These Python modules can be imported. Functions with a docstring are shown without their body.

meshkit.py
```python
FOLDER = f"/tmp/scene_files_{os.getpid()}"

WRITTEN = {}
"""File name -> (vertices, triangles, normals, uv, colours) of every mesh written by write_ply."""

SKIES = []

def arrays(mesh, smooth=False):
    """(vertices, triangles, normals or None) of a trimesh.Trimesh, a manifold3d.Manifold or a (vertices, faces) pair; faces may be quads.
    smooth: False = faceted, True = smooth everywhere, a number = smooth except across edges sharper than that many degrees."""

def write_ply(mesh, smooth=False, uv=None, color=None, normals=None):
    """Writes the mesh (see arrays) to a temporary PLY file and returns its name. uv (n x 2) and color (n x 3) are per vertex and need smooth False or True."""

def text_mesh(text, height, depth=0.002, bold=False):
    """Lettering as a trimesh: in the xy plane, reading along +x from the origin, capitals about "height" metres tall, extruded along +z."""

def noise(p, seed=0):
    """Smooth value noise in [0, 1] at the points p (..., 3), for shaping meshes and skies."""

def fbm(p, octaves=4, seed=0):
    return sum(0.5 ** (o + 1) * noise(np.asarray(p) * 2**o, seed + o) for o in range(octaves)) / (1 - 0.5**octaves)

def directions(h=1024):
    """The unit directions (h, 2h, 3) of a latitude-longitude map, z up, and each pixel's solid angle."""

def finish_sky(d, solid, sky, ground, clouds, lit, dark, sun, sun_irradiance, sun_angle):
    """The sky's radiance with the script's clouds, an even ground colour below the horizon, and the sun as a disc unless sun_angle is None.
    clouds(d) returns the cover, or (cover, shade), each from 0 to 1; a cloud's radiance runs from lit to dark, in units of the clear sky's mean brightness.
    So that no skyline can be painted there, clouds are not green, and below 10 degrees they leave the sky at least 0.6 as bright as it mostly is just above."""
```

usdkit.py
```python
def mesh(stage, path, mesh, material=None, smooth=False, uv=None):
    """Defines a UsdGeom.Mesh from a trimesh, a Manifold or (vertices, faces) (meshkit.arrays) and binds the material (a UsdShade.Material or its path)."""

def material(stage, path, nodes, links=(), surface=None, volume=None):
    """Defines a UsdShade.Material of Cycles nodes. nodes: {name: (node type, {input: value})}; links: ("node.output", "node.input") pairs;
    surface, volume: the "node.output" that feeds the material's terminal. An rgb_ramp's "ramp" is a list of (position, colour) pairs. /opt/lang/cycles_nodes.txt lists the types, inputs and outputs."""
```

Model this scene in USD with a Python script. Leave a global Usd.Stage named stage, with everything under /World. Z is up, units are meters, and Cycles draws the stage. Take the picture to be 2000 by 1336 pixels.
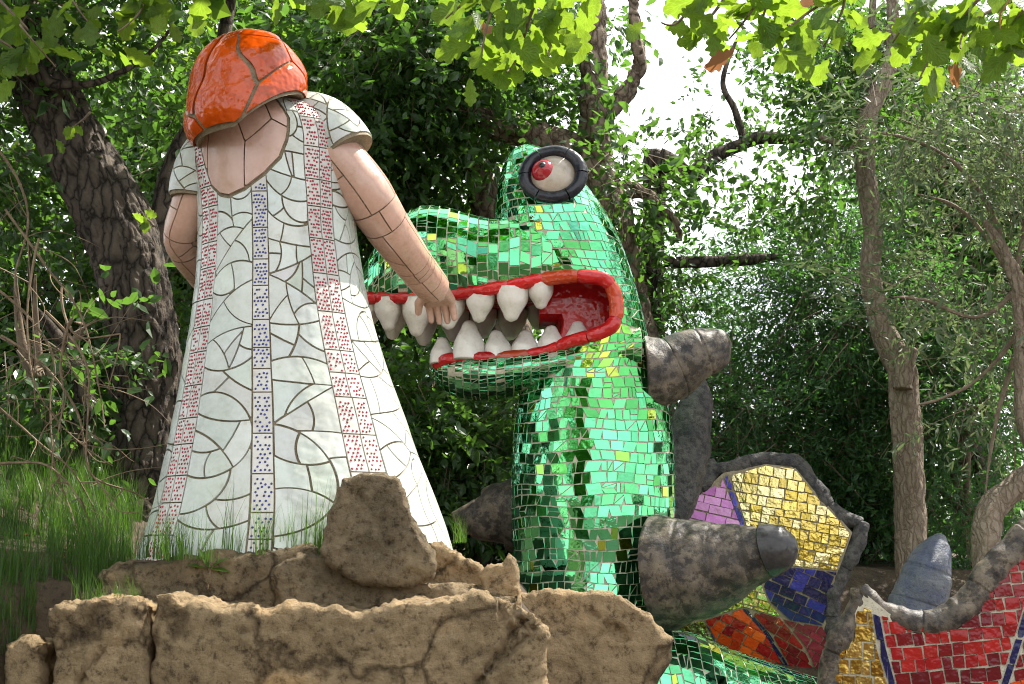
import math, random
import numpy as np
import trimesh, manifold3d as m3
import shapely
from shapely.geometry import Polygon, Point, box as sbox
from shapely import affinity
from scipy.spatial import Delaunay, Voronoi
from pxr import Usd, UsdGeom, UsdLux, UsdShade, Gf, Sdf, Vt
import usdkit, meshkit

random.seed(7)
RNG = np.random.default_rng(7)
stage = Usd.Stage.CreateInMemory()
UsdGeom.SetStageUpAxis(stage, UsdGeom.Tokens.z)
UsdGeom.SetStageMetersPerUnit(stage, 1.0)
UsdGeom.Xform.Define(stage, '/World')
UsdGeom.Scope.Define(stage, '/World/Looks')

# ---------------------------------------------------------------- camera
FPX, PITCH, EYE = 2414.0, math.atan(0.158), 1.6          # focal length in pixels of the 2000 px wide photograph
cam = UsdGeom.Camera.Define(stage, '/World/camera')
cam.CreateHorizontalApertureAttr(36.0)
cam.CreateVerticalApertureAttr(36.0 * 684 / 1024)
cam.CreateFocalLengthAttr(36.0 * FPX / 2000)
cam.CreateClippingRangeAttr(Gf.Vec2f(0.05, 2000))
cam.CreateFStopAttr(9.0)
cam.CreateFocusDistanceAttr(6.4)
cam.CreateExposureAttr(1.5)
cam.AddTranslateOp().Set(Gf.Vec3d(0, 0, EYE))
cam.AddRotateXOp().Set(90 + math.degrees(PITCH))

# ---------------------------------------------------------------- sky and sun
SUN = np.array([0.66, 0.42, 1.15]); SUN /= np.linalg.norm(SUN)
SUN_EL, SUN_ROT = math.asin(SUN[2]), math.atan2(SUN[0], SUN[1])
sky_mat = usdkit.material(stage, '/World/Looks/sky_air', {
    'sky': ('sky_texture', {'sky_type': 'single_scattering', 'sun_disc': False, 'sun_elevation': SUN_EL, 'sun_rotation': SUN_ROT, 'air_density': 1.0, 'aerosol_density': 2.5, 'ozone_density': 1.0}),
    'tc': ('texture_coordinate', {}),
    'map': ('mapping', {'scale': (1.0, 1.0, 2.4)}),
    'cl': ('noise_texture', {'scale': 2.6, 'detail': 6, 'roughness': 0.55}),
    'ramp': ('rgb_ramp', {'ramp': [(0.30, (0, 0, 0)), (0.55, (1, 1, 1))]}),
    'mix': ('mix_color', {'blend_type': 'mix', 'b': (9.5, 9.8, 10.0)}),
    'bg': ('background_shader', {'strength': 0.08}),
}, [('tc.generated', 'map.vector'), ('map.vector', 'cl.vector'), ('cl.fac', 'ramp.fac'), ('ramp.color', 'mix.fac'), ('sky.color', 'mix.a'), ('mix.result', 'bg.color')], surface='bg.background')
dome = UsdLux.DomeLight.Define(stage, '/World/sky')
UsdShade.MaterialBindingAPI.Apply(dome.GetPrim()).Bind(sky_mat)
dome.GetPrim().SetCustomDataByKey('kind', 'structure')
sun = UsdLux.DistantLight.Define(stage, '/World/sun')
sun.CreateNormalizeAttr(True); sun.CreateIntensityAttr(1.25); sun.CreateAngleAttr(0.5)
sun.CreateColorAttr(Gf.Vec3f(1.0, 0.95, 0.86))
rot = Gf.Rotation(Gf.Vec3d(0, 0, -1), Gf.Vec3d(*[float(-v) for v in SUN]))
sun.AddTransformOp().Set(Gf.Matrix4d().SetRotate(rot))

# ---------------------------------------------------------------- helpers
CT, ST = math.cos(PITCH), math.sin(PITCH)
def P(px, py, Y):
    """The point of the vertical plane y = Y that stands at a place of the photograph."""
    a, u = (px - 1000.0) / FPX, (668.0 - py) / FPX
    dy, dz = CT - u * ST, ST + u * CT
    t = Y / dy
    return np.array([a * t, Y, EYE + dz * t])
def PP(pts, Y): return np.array([P(p[0], p[1], p[2] if len(p) > 2 else Y) for p in pts])
def project(v):
    v = np.asarray(v, float); x, y, z = v[..., 0], v[..., 1], v[..., 2] - EYE
    f = y * CT + z * ST; u = -y * ST + z * CT
    return np.stack([1000 + FPX * x / f, 668 - FPX * u / f], -1)
def unit(v):
    v = np.asarray(v, float); return v / np.maximum(np.linalg.norm(v, axis=-1, keepdims=True), 1e-9)

COUNT = {}
def path(name, parent='/World'):
    parent = str(parent.GetPath()) if hasattr(parent, 'GetPath') else parent
    k = (parent, name); n = COUNT.get(k, 0); COUNT[k] = n + 1
    return f'{parent}/{name}' + (f'_{n:03d}' if n else '')
def tag(prim, label=None, cat=None, group=None, kind=None):
    p = prim.GetPrim() if hasattr(prim, 'GetPrim') else prim
    for k, v in (('label', label), ('category', cat), ('group', group), ('kind', kind)):
        if v: p.SetCustomDataByKey(k, v)
    return p
def thing(name, label, cat, loc=(0, 0, 0), group=None):
    x = UsdGeom.Xform.Define(stage, path(name))
    return tag(x, label, cat, group)
def part(name, mesh, mat, parent='/World', smooth=False, tint=None, label=None, kind=None, uv=None):
    """One mesh prim; mesh is a Trimesh, Manifold or (v, f); tint is a colour per mesh or per vertex (primvar "tint")."""
    m = usdkit.mesh(stage, path(name, parent), mesh, MAT[mat], smooth, uv)
    if tint is not None:
        t = np.asarray(tint, np.float32)
        pv = UsdGeom.PrimvarsAPI(m)
        if t.ndim == 1: t = np.repeat(t[None], len(m.GetPointsAttr().Get()), 0)
        pv.CreatePrimvar('tint', Sdf.ValueTypeNames.Color3fArray, 'vertex').Set(Vt.Vec3fArray.FromNumpy(np.ascontiguousarray(t, np.float32)))
    return tag(m, label, kind=kind)
def empty_part(name, parent, label=None):
    return tag(UsdGeom.Xform.Define(stage, path(name, parent)), label)
def cat_meshes(ms):
    vs, fs, n = [], [], 0
    for v, f in ms:
        vs.append(v); fs.append(np.asarray(f) + n); n += len(v)
    return np.vstack(vs), np.vstack(fs)

def frames(pts):
    t = np.gradient(pts, axis=0); t = unit(t)
    ref = np.array([0, 1.0, 0]) if abs(t[:, 1]).mean() < 0.8 else np.array([1.0, 0, 0])
    a = unit(np.cross(t, ref)); b = np.cross(t, a)
    return t, a, b
def spline(pts, n):
    pts = np.asarray(pts, float)
    if len(pts) == 2: return pts[0] + (pts[1] - pts[0]) * np.linspace(0, 1, n)[:, None]
    d = np.r_[0, np.cumsum(np.linalg.norm(np.diff(pts[:, :3], axis=0), axis=1))]
    from scipy.interpolate import PchipInterpolator
    return PchipInterpolator(d, pts)(np.linspace(0, d[-1], n))
def tube(pts, radii, n=40, seg=12, bump=None, caps=True, flat=1.0):
    """A tapering tube along a smooth path; bump(p, s, theta, r) moves its wall outwards."""
    q = spline(np.c_[np.asarray(pts, float), np.asarray(radii, float) * np.ones(len(pts))], n)
    c, r = q[:, :3], q[:, 3]
    t, a, b = frames(c)
    th = np.arange(seg) * 2 * np.pi / seg
    s = np.r_[0, np.cumsum(np.linalg.norm(np.diff(c, axis=0), axis=1))]
    d = a[:, None] * np.cos(th)[None, :, None] + b[:, None] * np.sin(th)[None, :, None] * flat
    rr = r[:, None] * np.ones(seg)
    if bump is not None: rr = rr + bump(s[:, None] * np.ones(seg), th[None] * np.ones((n, 1)), r[:, None] * np.ones(seg))
    v = (c[:, None] + d * rr[..., None]).reshape(-1, 3)
    i = np.arange(n - 1)[:, None] * seg + np.arange(seg)[None]
    j = np.arange(n - 1)[:, None] * seg + (np.arange(seg)[None] + 1) % seg
    f = np.vstack([np.stack([i, j, j + seg], -1).reshape(-1, 3), np.stack([i, j + seg, i + seg], -1).reshape(-1, 3)])
    if caps:
        v = np.vstack([v, c[:1], c[-1:]]); k = np.arange(seg); kk = (k + 1) % seg; m = len(v)
        f = np.vstack([f, np.stack([kk, k, np.full(seg, m - 2)], -1), np.stack([k + (n - 1) * seg, kk + (n - 1) * seg, np.full(seg, m - 1)], -1)])
    return outward((v, f))
def outward(m):
    v, f = m
    a, b, c = v[f[:, 0]], v[f[:, 1]], v[f[:, 2]]
    return (v, f[:, ::-1]) if np.einsum('ij,ij->i', a, np.cross(b, c)).sum() < 0 else (v, f)
def ball(c, r, sub=2, scale=(1, 1, 1)):
    m = trimesh.creation.icosphere(sub, r)
    return np.array(m.vertices) * scale + c, np.array(m.faces)
def manifold(m):
    v, f = m[:2]
    return m3.Manifold(m3.Mesh(np.asarray(v, np.float32), np.asarray(f, np.uint32)))
def hull_chain(js):
    out = None
    for (p, r), (q, s) in zip(js[:-1], js[1:]):
        h = m3.Manifold.batch_hull([m3.Manifold.sphere(r, 20).translate(list(map(float, p))), m3.Manifold.sphere(s, 20).translate(list(map(float, q)))])
        out = h if out is None else out + h
    return out
def soft(man, edge, it=6):
    man = man.refine_to_length(edge); m = man.to_mesh()
    t = trimesh.Trimesh(m.vert_properties[:, :3], m.tri_verts, process=True)
    trimesh.smoothing.filter_taubin(t, iterations=it)
    return np.array(t.vertices), np.array(t.faces)

# ---------------------------------------------------------------- materials
MAT = {}
def M(name, nodes, links, surface='p.BSDF'):
    MAT[name] = usdkit.material(stage, f'/World/Looks/{name}', nodes, links, surface=surface)
def leaf_mat(name, ramp, trans, rough=0.38, mix=0.42, spec=0.5):
    """Leaves: colour varies leaf by leaf, light passes through."""
    M(name, {'g': ('geometry', {}), 'r': ('rgb_ramp', {'ramp': ramp}), 'r2': ('rgb_ramp', {'ramp': trans}),
             'p': ('principled_bsdf', {'roughness': rough, 'specular_ior_level': spec}), 't': ('translucent_bsdf', {}), 'm': ('mix_closure', {'fac': mix})},
      [('g.random_per_island', 'r.fac'), ('g.random_per_island', 'r2.fac'), ('r.color', 'p.base_color'), ('r2.color', 't.color'), ('p.BSDF', 'm.closure1'), ('t.BSDF', 'm.closure2')], 'm.closure')
leaf_mat('leaf_evergreen', [(0, (.03, .065, .02)), (.6, (.05, .105, .03)), (.96, (.085, .15, .035)), (1, (.22, .16, .02))], [(0, (.12, .26, .03)), (.7, (.24, .44, .05)), (1, (.45, .55, .06))], .36, .45, .45)
leaf_mat('leaf_mastic', [(0, (.03, .075, .03)), (.7, (.055, .13, .045)), (1, (.10, .18, .045))], [(0, (.11, .28, .045)), (.8, (.22, .46, .06)), (1, (.38, .58, .07))], .42, .42, .35)
leaf_mat('leaf_olive', [(0, (.075, .105, .05)), (.6, (.15, .18, .095)), (1, (.25, .27, .15))], [(0, (.16, .22, .08)), (1, (.34, .38, .14))], .5, .35, .4)
leaf_mat('leaf_oak', [(0, (.04, .09, .02)), (.8, (.065, .13, .028)), (1, (.1, .17, .03))], [(0, (.24, .40, .028)), (1, (.48, .64, .06))], .5, .5, .3)
M('leaf_lobed', {'g': ('geometry', {}), 'r': ('rgb_ramp', {'ramp': [(0, (.04, .09, .02)), (.8, (.065, .13, .028)), (1, (.1, .17, .03))]}), 'r2': ('rgb_ramp', {'ramp': [(0, (.32, .50, .035)), (.7, (.50, .68, .06)), (1, (.64, .72, .09))]}),
    'tc': ('texture_coordinate', {}), 's': ('separate_xyz', {}), 'ab': ('math', {'math_type': 'absolute'}), 'k': ('math', {'math_type': 'multiply', 'value2': -.42}), 'ad': ('math', {'math_type': 'add'}), 'fr': ('math', {'math_type': 'multiply', 'value2': 7.0}),
    'pp': ('math', {'math_type': 'pingpong', 'value2': .5}), 'v1': ('math', {'math_type': 'minimum'}), 'ab2': ('math', {'math_type': 'multiply', 'value2': 3.0}), 'vr': ('rgb_ramp', {'ramp': [(0, (1.0, 1.0, 1.0)), (.06, (1.0, 1.0, 1.0)), (.14, (.78, .78, .78)), (1, (.88, .88, .88))]}),
    'n': ('noise_texture', {'scale': 45, 'detail': 5}), 'nr': ('rgb_ramp', {'ramp': [(.3, (.78, .75, .6)), (.55, (1, 1, 1))]}), 'm0': ('mix_color', {'blend_type': 'multiply', 'fac': 1.0}), 'm1': ('mix_color', {'blend_type': 'multiply', 'fac': 1.0}), 'm2': ('mix_color', {'blend_type': 'multiply', 'fac': 1.0}),
    'bp': ('bump', {'strength': .5, 'distance': .01}), 'p': ('principled_bsdf', {'roughness': .5, 'specular_ior_level': .3}), 't': ('translucent_bsdf', {}), 'm': ('mix_closure', {'fac': .52})},
  [('tc.UV', 's.vector'), ('s.y', 'ab.value1'), ('ab.value', 'k.value1'), ('s.x', 'ad.value1'), ('k.value', 'ad.value2'), ('ad.value', 'fr.value1'), ('fr.value', 'pp.value1'), ('ab.value', 'ab2.value1'), ('pp.value', 'v1.value1'), ('ab2.value', 'v1.value2'), ('v1.value', 'vr.fac'),
   ('tc.object', 'n.vector'), ('n.fac', 'nr.fac'), ('vr.color', 'm0.a'), ('nr.color', 'm0.b'), ('g.random_per_island', 'r.fac'), ('g.random_per_island', 'r2.fac'), ('r.color', 'm1.a'), ('m0.result', 'm1.b'), ('r2.color', 'm2.a'), ('m0.result', 'm2.b'), ('m1.result', 'p.base_color'), ('m2.result', 't.color'),
   ('v1.value', 'bp.height'), ('bp.normal', 'p.normal'), ('p.BSDF', 'm.closure1'), ('t.BSDF', 'm.closure2')], 'm.closure')
leaf_mat('leaf_dry', [(0, (.20, .09, .04)), (1, (.32, .14, .06))], [(0, (.4, .16, .06)), (1, (.5, .2, .08))], .6, .4)
leaf_mat('grass_blade', [(0, (.035, .075, .014)), (.7, (.07, .13, .025)), (.88, (.16, .16, .06)), (1, (.28, .22, .1))], [(0, (.12, .26, .025)), (1, (.28, .40, .06))], .45, .45, .4)
def two_tone(name, a, b, scale, rough=(.8, .8), bump=.3, bscale=None, detail=8, dist=.02, vec=None, c=None, spec=.3, th=(.30, .46)):
    n = {'tc': ('texture_coordinate', {}), 'mp': ('mapping', {'scale': vec or (1, 1, 1)}), 'n': ('noise_texture', {'scale': scale, 'detail': detail, 'roughness': .65}),
         'n2': ('noise_texture', {'scale': bscale or scale * 6, 'detail': 6, 'roughness': .7}),
         'r': ('rgb_ramp', {'ramp': [(.32, a), (.5, tuple((x + y) / 2 for x, y in zip(a, b))), (.66, b)]}),
         'r2': ('rgb_ramp', {'ramp': [(th[0], c or tuple(.45 * x for x in a)), (th[1], (1, 1, 1))] }),
         'mul': ('mix_color', {'blend_type': 'multiply', 'fac': .75}),
         'b': ('bump', {'strength': bump, 'distance': dist}), 'p': ('principled_bsdf', {'roughness': rough[0], 'specular_ior_level': spec})}
    M(name, n, [('tc.object', 'mp.vector'), ('mp.vector', 'n.vector'), ('mp.vector', 'n2.vector'), ('n.fac', 'r.fac'), ('n2.fac', 'r2.fac'), ('r.color', 'mul.a'), ('r2.color', 'mul.b'), ('mul.result', 'p.base_color'), ('n2.fac', 'b.height'), ('b.normal', 'p.normal')])
def bark_mat(name, a, b, groove, cell, stretch):
    """Bark: warped plates parted by dark furrows, with a fine grain."""
    M(name, {'tc': ('texture_coordinate', {}), 'w': ('noise_texture', {'scale': 9, 'detail': 4}), 'wm': ('vector_math', {'math_type': 'multiply_add', 'vector2': (.09, .09, .09)}), 'mp': ('mapping', {'scale': (1, 1, stretch)}),
             'v': ('voronoi_texture', {'feature': 'distance_to_edge', 'scale': cell}), 'vr': ('rgb_ramp', {'ramp': [(0, groove), (.10, tuple(.6 + .4 * g for g in groove)), (.28, (1, 1, 1))]}),
             'n': ('noise_texture', {'scale': 7, 'detail': 8, 'roughness': .7}), 'r': ('rgb_ramp', {'ramp': [(.3, a), (.68, b)]}), 'mul': ('mix_color', {'blend_type': 'multiply', 'fac': 1.0}),
             'f': ('noise_texture', {'scale': 90, 'detail': 5, 'roughness': .7}), 'add': ('math', {'math_type': 'multiply_add', 'value2': .25}), 'sm': ('math', {'math_type': 'minimum', 'value2': .22}),
             'b': ('bump', {'strength': .9, 'distance': .05}), 'p': ('principled_bsdf', {'roughness': .88, 'specular_ior_level': .25})},
      [('tc.object', 'w.vector'), ('w.color', 'wm.vector1'), ('tc.object', 'wm.vector3'), ('wm.vector', 'mp.vector'), ('mp.vector', 'v.vector'), ('v.distance', 'vr.fac'), ('mp.vector', 'n.vector'), ('n.fac', 'r.fac'), ('r.color', 'mul.a'), ('vr.color', 'mul.b'), ('mul.result', 'p.base_color'),
       ('tc.object', 'f.vector'), ('v.distance', 'sm.value1'), ('f.fac', 'add.value1'), ('sm.value', 'add.value3'), ('add.value', 'b.height'), ('b.normal', 'p.normal')])
bark_mat('bark_dark', (.055, .04, .03), (.13, .105, .08), (.10, .09, .08), 15, .30)
bark_mat('bark_cork', (.13, .095, .065), (.27, .205, .15), (.25, .22, .2), 13, .4)
bark_mat('bark_grey', (.15, .115, .08), (.28, .225, .17), (.62, .58, .54), 30, .25)
two_tone('twig', (.10, .07, .05), (.2, .15, .1), 20, bump=.2)
two_tone('dry_stem', (.10, .068, .04), (.21, .15, .09), 20, bump=.2)
def stone(name, a, b, ochre, k):
    """Weathered limestone: ochre and grey clouds, dark pits, pale lichen flecks and a rough skin."""
    M(name, {'tc': ('texture_coordinate', {}), 'n': ('noise_texture', {'scale': 2.6 * k, 'detail': 10, 'roughness': .68}), 'r': ('rgb_ramp', {'ramp': [(.34, a), (.52, b), (.68, ochre)]}),
             'n2': ('noise_texture', {'scale': 26 * k, 'detail': 8, 'roughness': .75}), 'r2': ('rgb_ramp', {'ramp': [(.37, (.22, .20, .18)), (.48, (.82, .81, .79)), (.62, (1, 1, 1)), (.72, (1.25, 1.2, 1.1))]}),
             'm1': ('mix_color', {'blend_type': 'multiply', 'fac': .9, 'use_clamp': False}), 'n3': ('noise_texture', {'scale': 7 * k, 'detail': 9, 'roughness': .8}), 'r3': ('rgb_ramp', {'ramp': [(.60, (0, 0, 0)), (.70, (1, 1, 1))]}),
             'm2': ('mix_color', {'b': (.30, .27, .21)}), 'sc': ('math', {'math_type': 'multiply', 'value2': .55}), 'v': ('voronoi_texture', {'feature': 'distance_to_edge', 'scale': 5 * k}), 'vr': ('math', {'math_type': 'minimum', 'value2': .05}),
             'h': ('math', {'math_type': 'multiply_add', 'value2': .8}), 'n5': ('noise_texture', {'scale': 70 * k, 'detail': 6, 'roughness': .8}), 'h2': ('math', {'math_type': 'multiply_add', 'value2': .5}),
             'b': ('bump', {'strength': 1.0, 'distance': .035}), 'p': ('principled_bsdf', {'roughness': .9, 'specular_ior_level': .2}),
             'wp': ('noise_texture', {'scale': 3.5 * k, 'detail': 5}), 'wv': ('vector_math', {'math_type': 'multiply_add', 'vector2': (.55, .55, .55)}), 'ck': ('voronoi_texture', {'feature': 'distance_to_edge', 'scale': 1.5 * k}), 'cr': ('rgb_ramp', {'ramp': [(0, (.18, .16, .14)), (.012, (.5, .48, .45)), (.03, (1, 1, 1))]}), 'm4': ('mix_color', {'blend_type': 'multiply', 'fac': .8}),
             'f1': ('voronoi_texture', {'scale': 11 * k}), 'h3': ('math', {'math_type': 'multiply_add', 'value2': .55}), 'ckm': ('math', {'math_type': 'minimum', 'value2': .03}), 'h4': ('math', {'math_type': 'multiply_add', 'value2': 14.0})},
      [('tc.object', 'wp.vector'), ('wp.color', 'wv.vector1'), ('tc.object', 'wv.vector3'), ('wv.vector', 'ck.vector'), ('ck.distance', 'cr.fac'), ('m2.result', 'm4.a'), ('cr.color', 'm4.b'), ('wv.vector', 'f1.vector'), ('f1.distance', 'h3.value1'), ('h2.value', 'h3.value3'), ('ck.distance', 'ckm.value1'), ('ckm.value', 'h4.value1'), ('h3.value', 'h4.value3'),
       ('tc.object', 'n.vector'), ('n.fac', 'r.fac'), ('tc.object', 'n2.vector'), ('n2.fac', 'r2.fac'), ('r.color', 'm1.a'), ('r2.color', 'm1.b'), ('tc.object', 'n3.vector'), ('n3.fac', 'r3.fac'), ('r3.color', 'sc.value1'), ('sc.value', 'm2.fac'), ('m1.result', 'm2.a'), ('m4.result', 'p.base_color'),
        ('tc.object', 'v.vector'), ('v.distance', 'vr.value1'), ('n2.fac', 'h.value1'), ('vr.value', 'h.value3'), ('tc.object', 'n5.vector'), ('n5.fac', 'h2.value1'), ('h.value', 'h2.value3'), ('h4.value', 'b.height'), ('b.normal', 'p.normal')])
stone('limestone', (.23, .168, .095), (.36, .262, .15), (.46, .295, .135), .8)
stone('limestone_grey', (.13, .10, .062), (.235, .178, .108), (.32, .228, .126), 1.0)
two_tone('soil', (.035, .024, .015), (.09, .062, .035), 6, bump=.6, bscale=40, dist=.04)
two_tone('grout_pale', (.36, .33, .25), (.5, .46, .36), 20, bump=.3)
two_tone('grout_brown', (.17, .135, .085), (.28, .225, .15), 25, bump=.4)
two_tone('ceramic_brown', (.016, .015, .017), (.15, .118, .082), 10, bump=.5, bscale=15, dist=.02, spec=.3, rough=(.5, .5), c=(.10, .10, .13), th=(.44, .53))
two_tone('ceramic_grey', (.035, .034, .038), (.10, .088, .075), 9, bump=.8, bscale=26, dist=.03, c=(.25, .25, .3), th=(.42, .54), rough=(.6, .6), spec=.25)
two_tone('ceramic_blue', (.03, .042, .085), (.10, .105, .11), 10, bump=.6, bscale=36, dist=.03, rough=(.5, .5), spec=.5)
def tile_mat(name, metallic, rough, coat=0.0, wav=.05, scale=9, spec=.5):
    """Tiles: each carries its own colour in the primvar tint; the surface undulates slightly like rolled glass."""
    M(name, {'a': ('attribute', {'attribute': 'tint'}), 'tc': ('texture_coordinate', {}), 'n': ('noise_texture', {'scale': scale, 'detail': 2}), 'b': ('bump', {'strength': wav, 'distance': .05}),
             'n3': ('noise_texture', {'scale': 60, 'detail': 4}), 'mr': ('map_range', {'from_min': .3, 'from_max': .75, 'to_min': rough, 'to_max': rough * 2 + .03}),
             'n4': ('noise_texture', {'scale': 14, 'detail': 5, 'roughness': .7}), 'r4': ('rgb_ramp', {'ramp': [(.28, (.62, .58, .48)), (.42, (.92, .91, .88)), (.55, (1, 1, 1))]}), 'mul': ('mix_color', {'blend_type': 'multiply', 'fac': .7}),
             'p': ('principled_bsdf', {'metallic': metallic, 'coat_weight': coat, 'coat_roughness': .03, 'specular_ior_level': spec})},
      [('tc.object', 'n.vector'), ('tc.object', 'n3.vector'), ('tc.object', 'n4.vector'), ('n4.fac', 'r4.fac'), ('a.color', 'mul.a'), ('r4.color', 'mul.b'), ('mul.result', 'p.base_color'), ('n.fac', 'b.height'), ('b.normal', 'p.normal'), ('n3.fac', 'mr.value'), ('mr.result', 'p.roughness')])
tile_mat('mirror_glass', 1.0, .015, wav=.012, scale=26)
tile_mat('gold_glass', 1.0, .16, wav=.3, scale=26)
tile_mat('colour_glass', 0.0, .1, coat=.0, wav=.2, scale=20, spec=.35)
tile_mat('glazed_white', 0.0, .2, coat=.25, wav=.25, scale=9)
tile_mat('glazed_skin', 0.0, .2, coat=.4, wav=.15, scale=7)
tile_mat('glazed_colour', 0.0, .07, coat=.2, wav=.55, scale=11, spec=.45)
tile_mat('glazed_dark', 0.0, .2, coat=.1, wav=.3, scale=10, spec=.4)
# ---------------------------------------------------------------- ground
def sstep(a, b, x):
    t = np.clip((x - a) / (b - a), 0, 1); return t * t * (3 - 2 * t)
def ground_z(x, y):
    x, y = np.asarray(x, float), np.asarray(y, float)
    edge = 4.55 - 1.1 * sstep(-1.9, -2.6, x)
    terrace = sstep(edge, edge + .9, y)
    low = sstep(.02, .3, x) * (1 - sstep(7.6, 9.2, y))
    z = terrace * (1.36 - .85 * low)
    bank = sstep(-1.25, -3.2, x) * sstep(4.6, 7.2, y)
    z = z + bank * .82
    p = np.stack([x, y, 0 * x], -1)
    z = z + (meshkit.fbm(p * .7, 4, 3) - .5) * .16 * sstep(3, 6, y) + (meshkit.fbm(p * 5, 3, 5) - .5) * .05 * terrace
    far = np.hypot(x, y - 7)
    return z + (meshkit.fbm(p * .05, 3, 9) - .5) * 3.0 * sstep(15, 60, far) - .02 * np.maximum(far - 16, 0)
ax = np.unique(np.r_[np.linspace(-160, -9, 40), np.linspace(-9, 9, 241), np.linspace(9, 160, 40)])
ay = np.unique(np.r_[np.linspace(-120, -4, 30), np.linspace(-4, 14, 241), np.linspace(14, 220, 50)])
gx, gy = np.meshgrid(ax, ay)
gv = np.stack([gx, gy, ground_z(gx, gy)], -1).reshape(-1, 3)
nx = len(ax); gi = (np.arange(len(ay) - 1)[:, None] * nx + np.arange(nx - 1)[None]).ravel()
gf = np.vstack([np.stack([gi, gi + 1, gi + nx + 1], -1), np.stack([gi, gi + nx + 1, gi + nx], -1)])
tag(part('ground', (gv, gf), 'soil', smooth=True), kind='structure')

# ---------------------------------------------------------------- foliage
def leaf_set(base, dirs, nrm, length, width, droop=.12, fold=.12):
    """Many small leaves as one mesh: five corners and four triangles each."""
    side = unit(np.cross(dirs, nrm)); up = np.cross(side, dirs)
    L, W = length[:, None], width[:, None]
    at = lambda t, w, h: base + dirs * L * t + side * W * w + up * (W * h)
    v = np.stack([base, at(.22, .38, 0), at(.58, .46, 0), base + dirs * L - up * L * droop, at(.58, -.46, 0), at(.22, -.38, 0), at(.45, 0, -fold)], 1).reshape(-1, 3)
    k = np.arange(len(base))[:, None] * 7
    f = np.stack([k + [6, a, (a + 1) % 6] for a in range(6)], 1).reshape(-1, 3)
    return v, f
def sprig(rng, kind):
    """A short leafy shoot growing along +x: its leaves and its twig."""
    n, length, ll, lw, spread = {'oak': (30, .32, .050, .027, .9), 'mastic': (54, .36, .036, .011, 1.1), 'olive': (26, .40, .066, .0150, .75), 'broad': (22, .40, .075, .045, 1.0)}[kind]
    s = np.sort(rng.uniform(.08, 1, n)) * length
    pos = np.stack([s, .05 * np.sin(s * 6 + rng.uniform(0, 6)), .04 * np.sin(s * 5 + rng.uniform(0, 6)) - .25 * s * s], -1)
    nb = 4; off = np.zeros((n, 3))
    for b in range(nb):                                        # a few side shoots
        on = rng.uniform(0, 1, n) < .2; sp = unit(rng.normal(0, 1, 3) * [.3, 1, .7] + [.6, 0, 0])
        off[on] = sp * rng.uniform(.03, .16, (on.sum(), 1))
    pos = pos + off
    d = unit(rng.normal(0, spread, (n, 3)) * [.5, 1, .7] + [.8, 0, -.15])
    nr = unit(rng.normal(0, .55, (n, 3)) + [0, 0, 1])
    sc = rng.uniform(.65, 1.25, n)
    leaves = leaf_set(pos, d, nr, ll * sc, lw * sc * rng.uniform(.85, 1.15, n), rng.uniform(-.05, .25, n)[:, None] * np.ones((n, 1)))
    tw = tube(np.stack([np.linspace(0, .8, 5) * length, np.zeros(5), -.25 * (np.linspace(0, .8, 5) * length) ** 2], -1), [.0024, .002, .0016, .0012, .0006], 5, 4)
    return leaves, tw
LEAF = {'oak': 'leaf_evergreen', 'mastic': 'leaf_mastic', 'olive': 'leaf_olive', 'broad': 'leaf_oak'}
TOTAL = [0]
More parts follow.
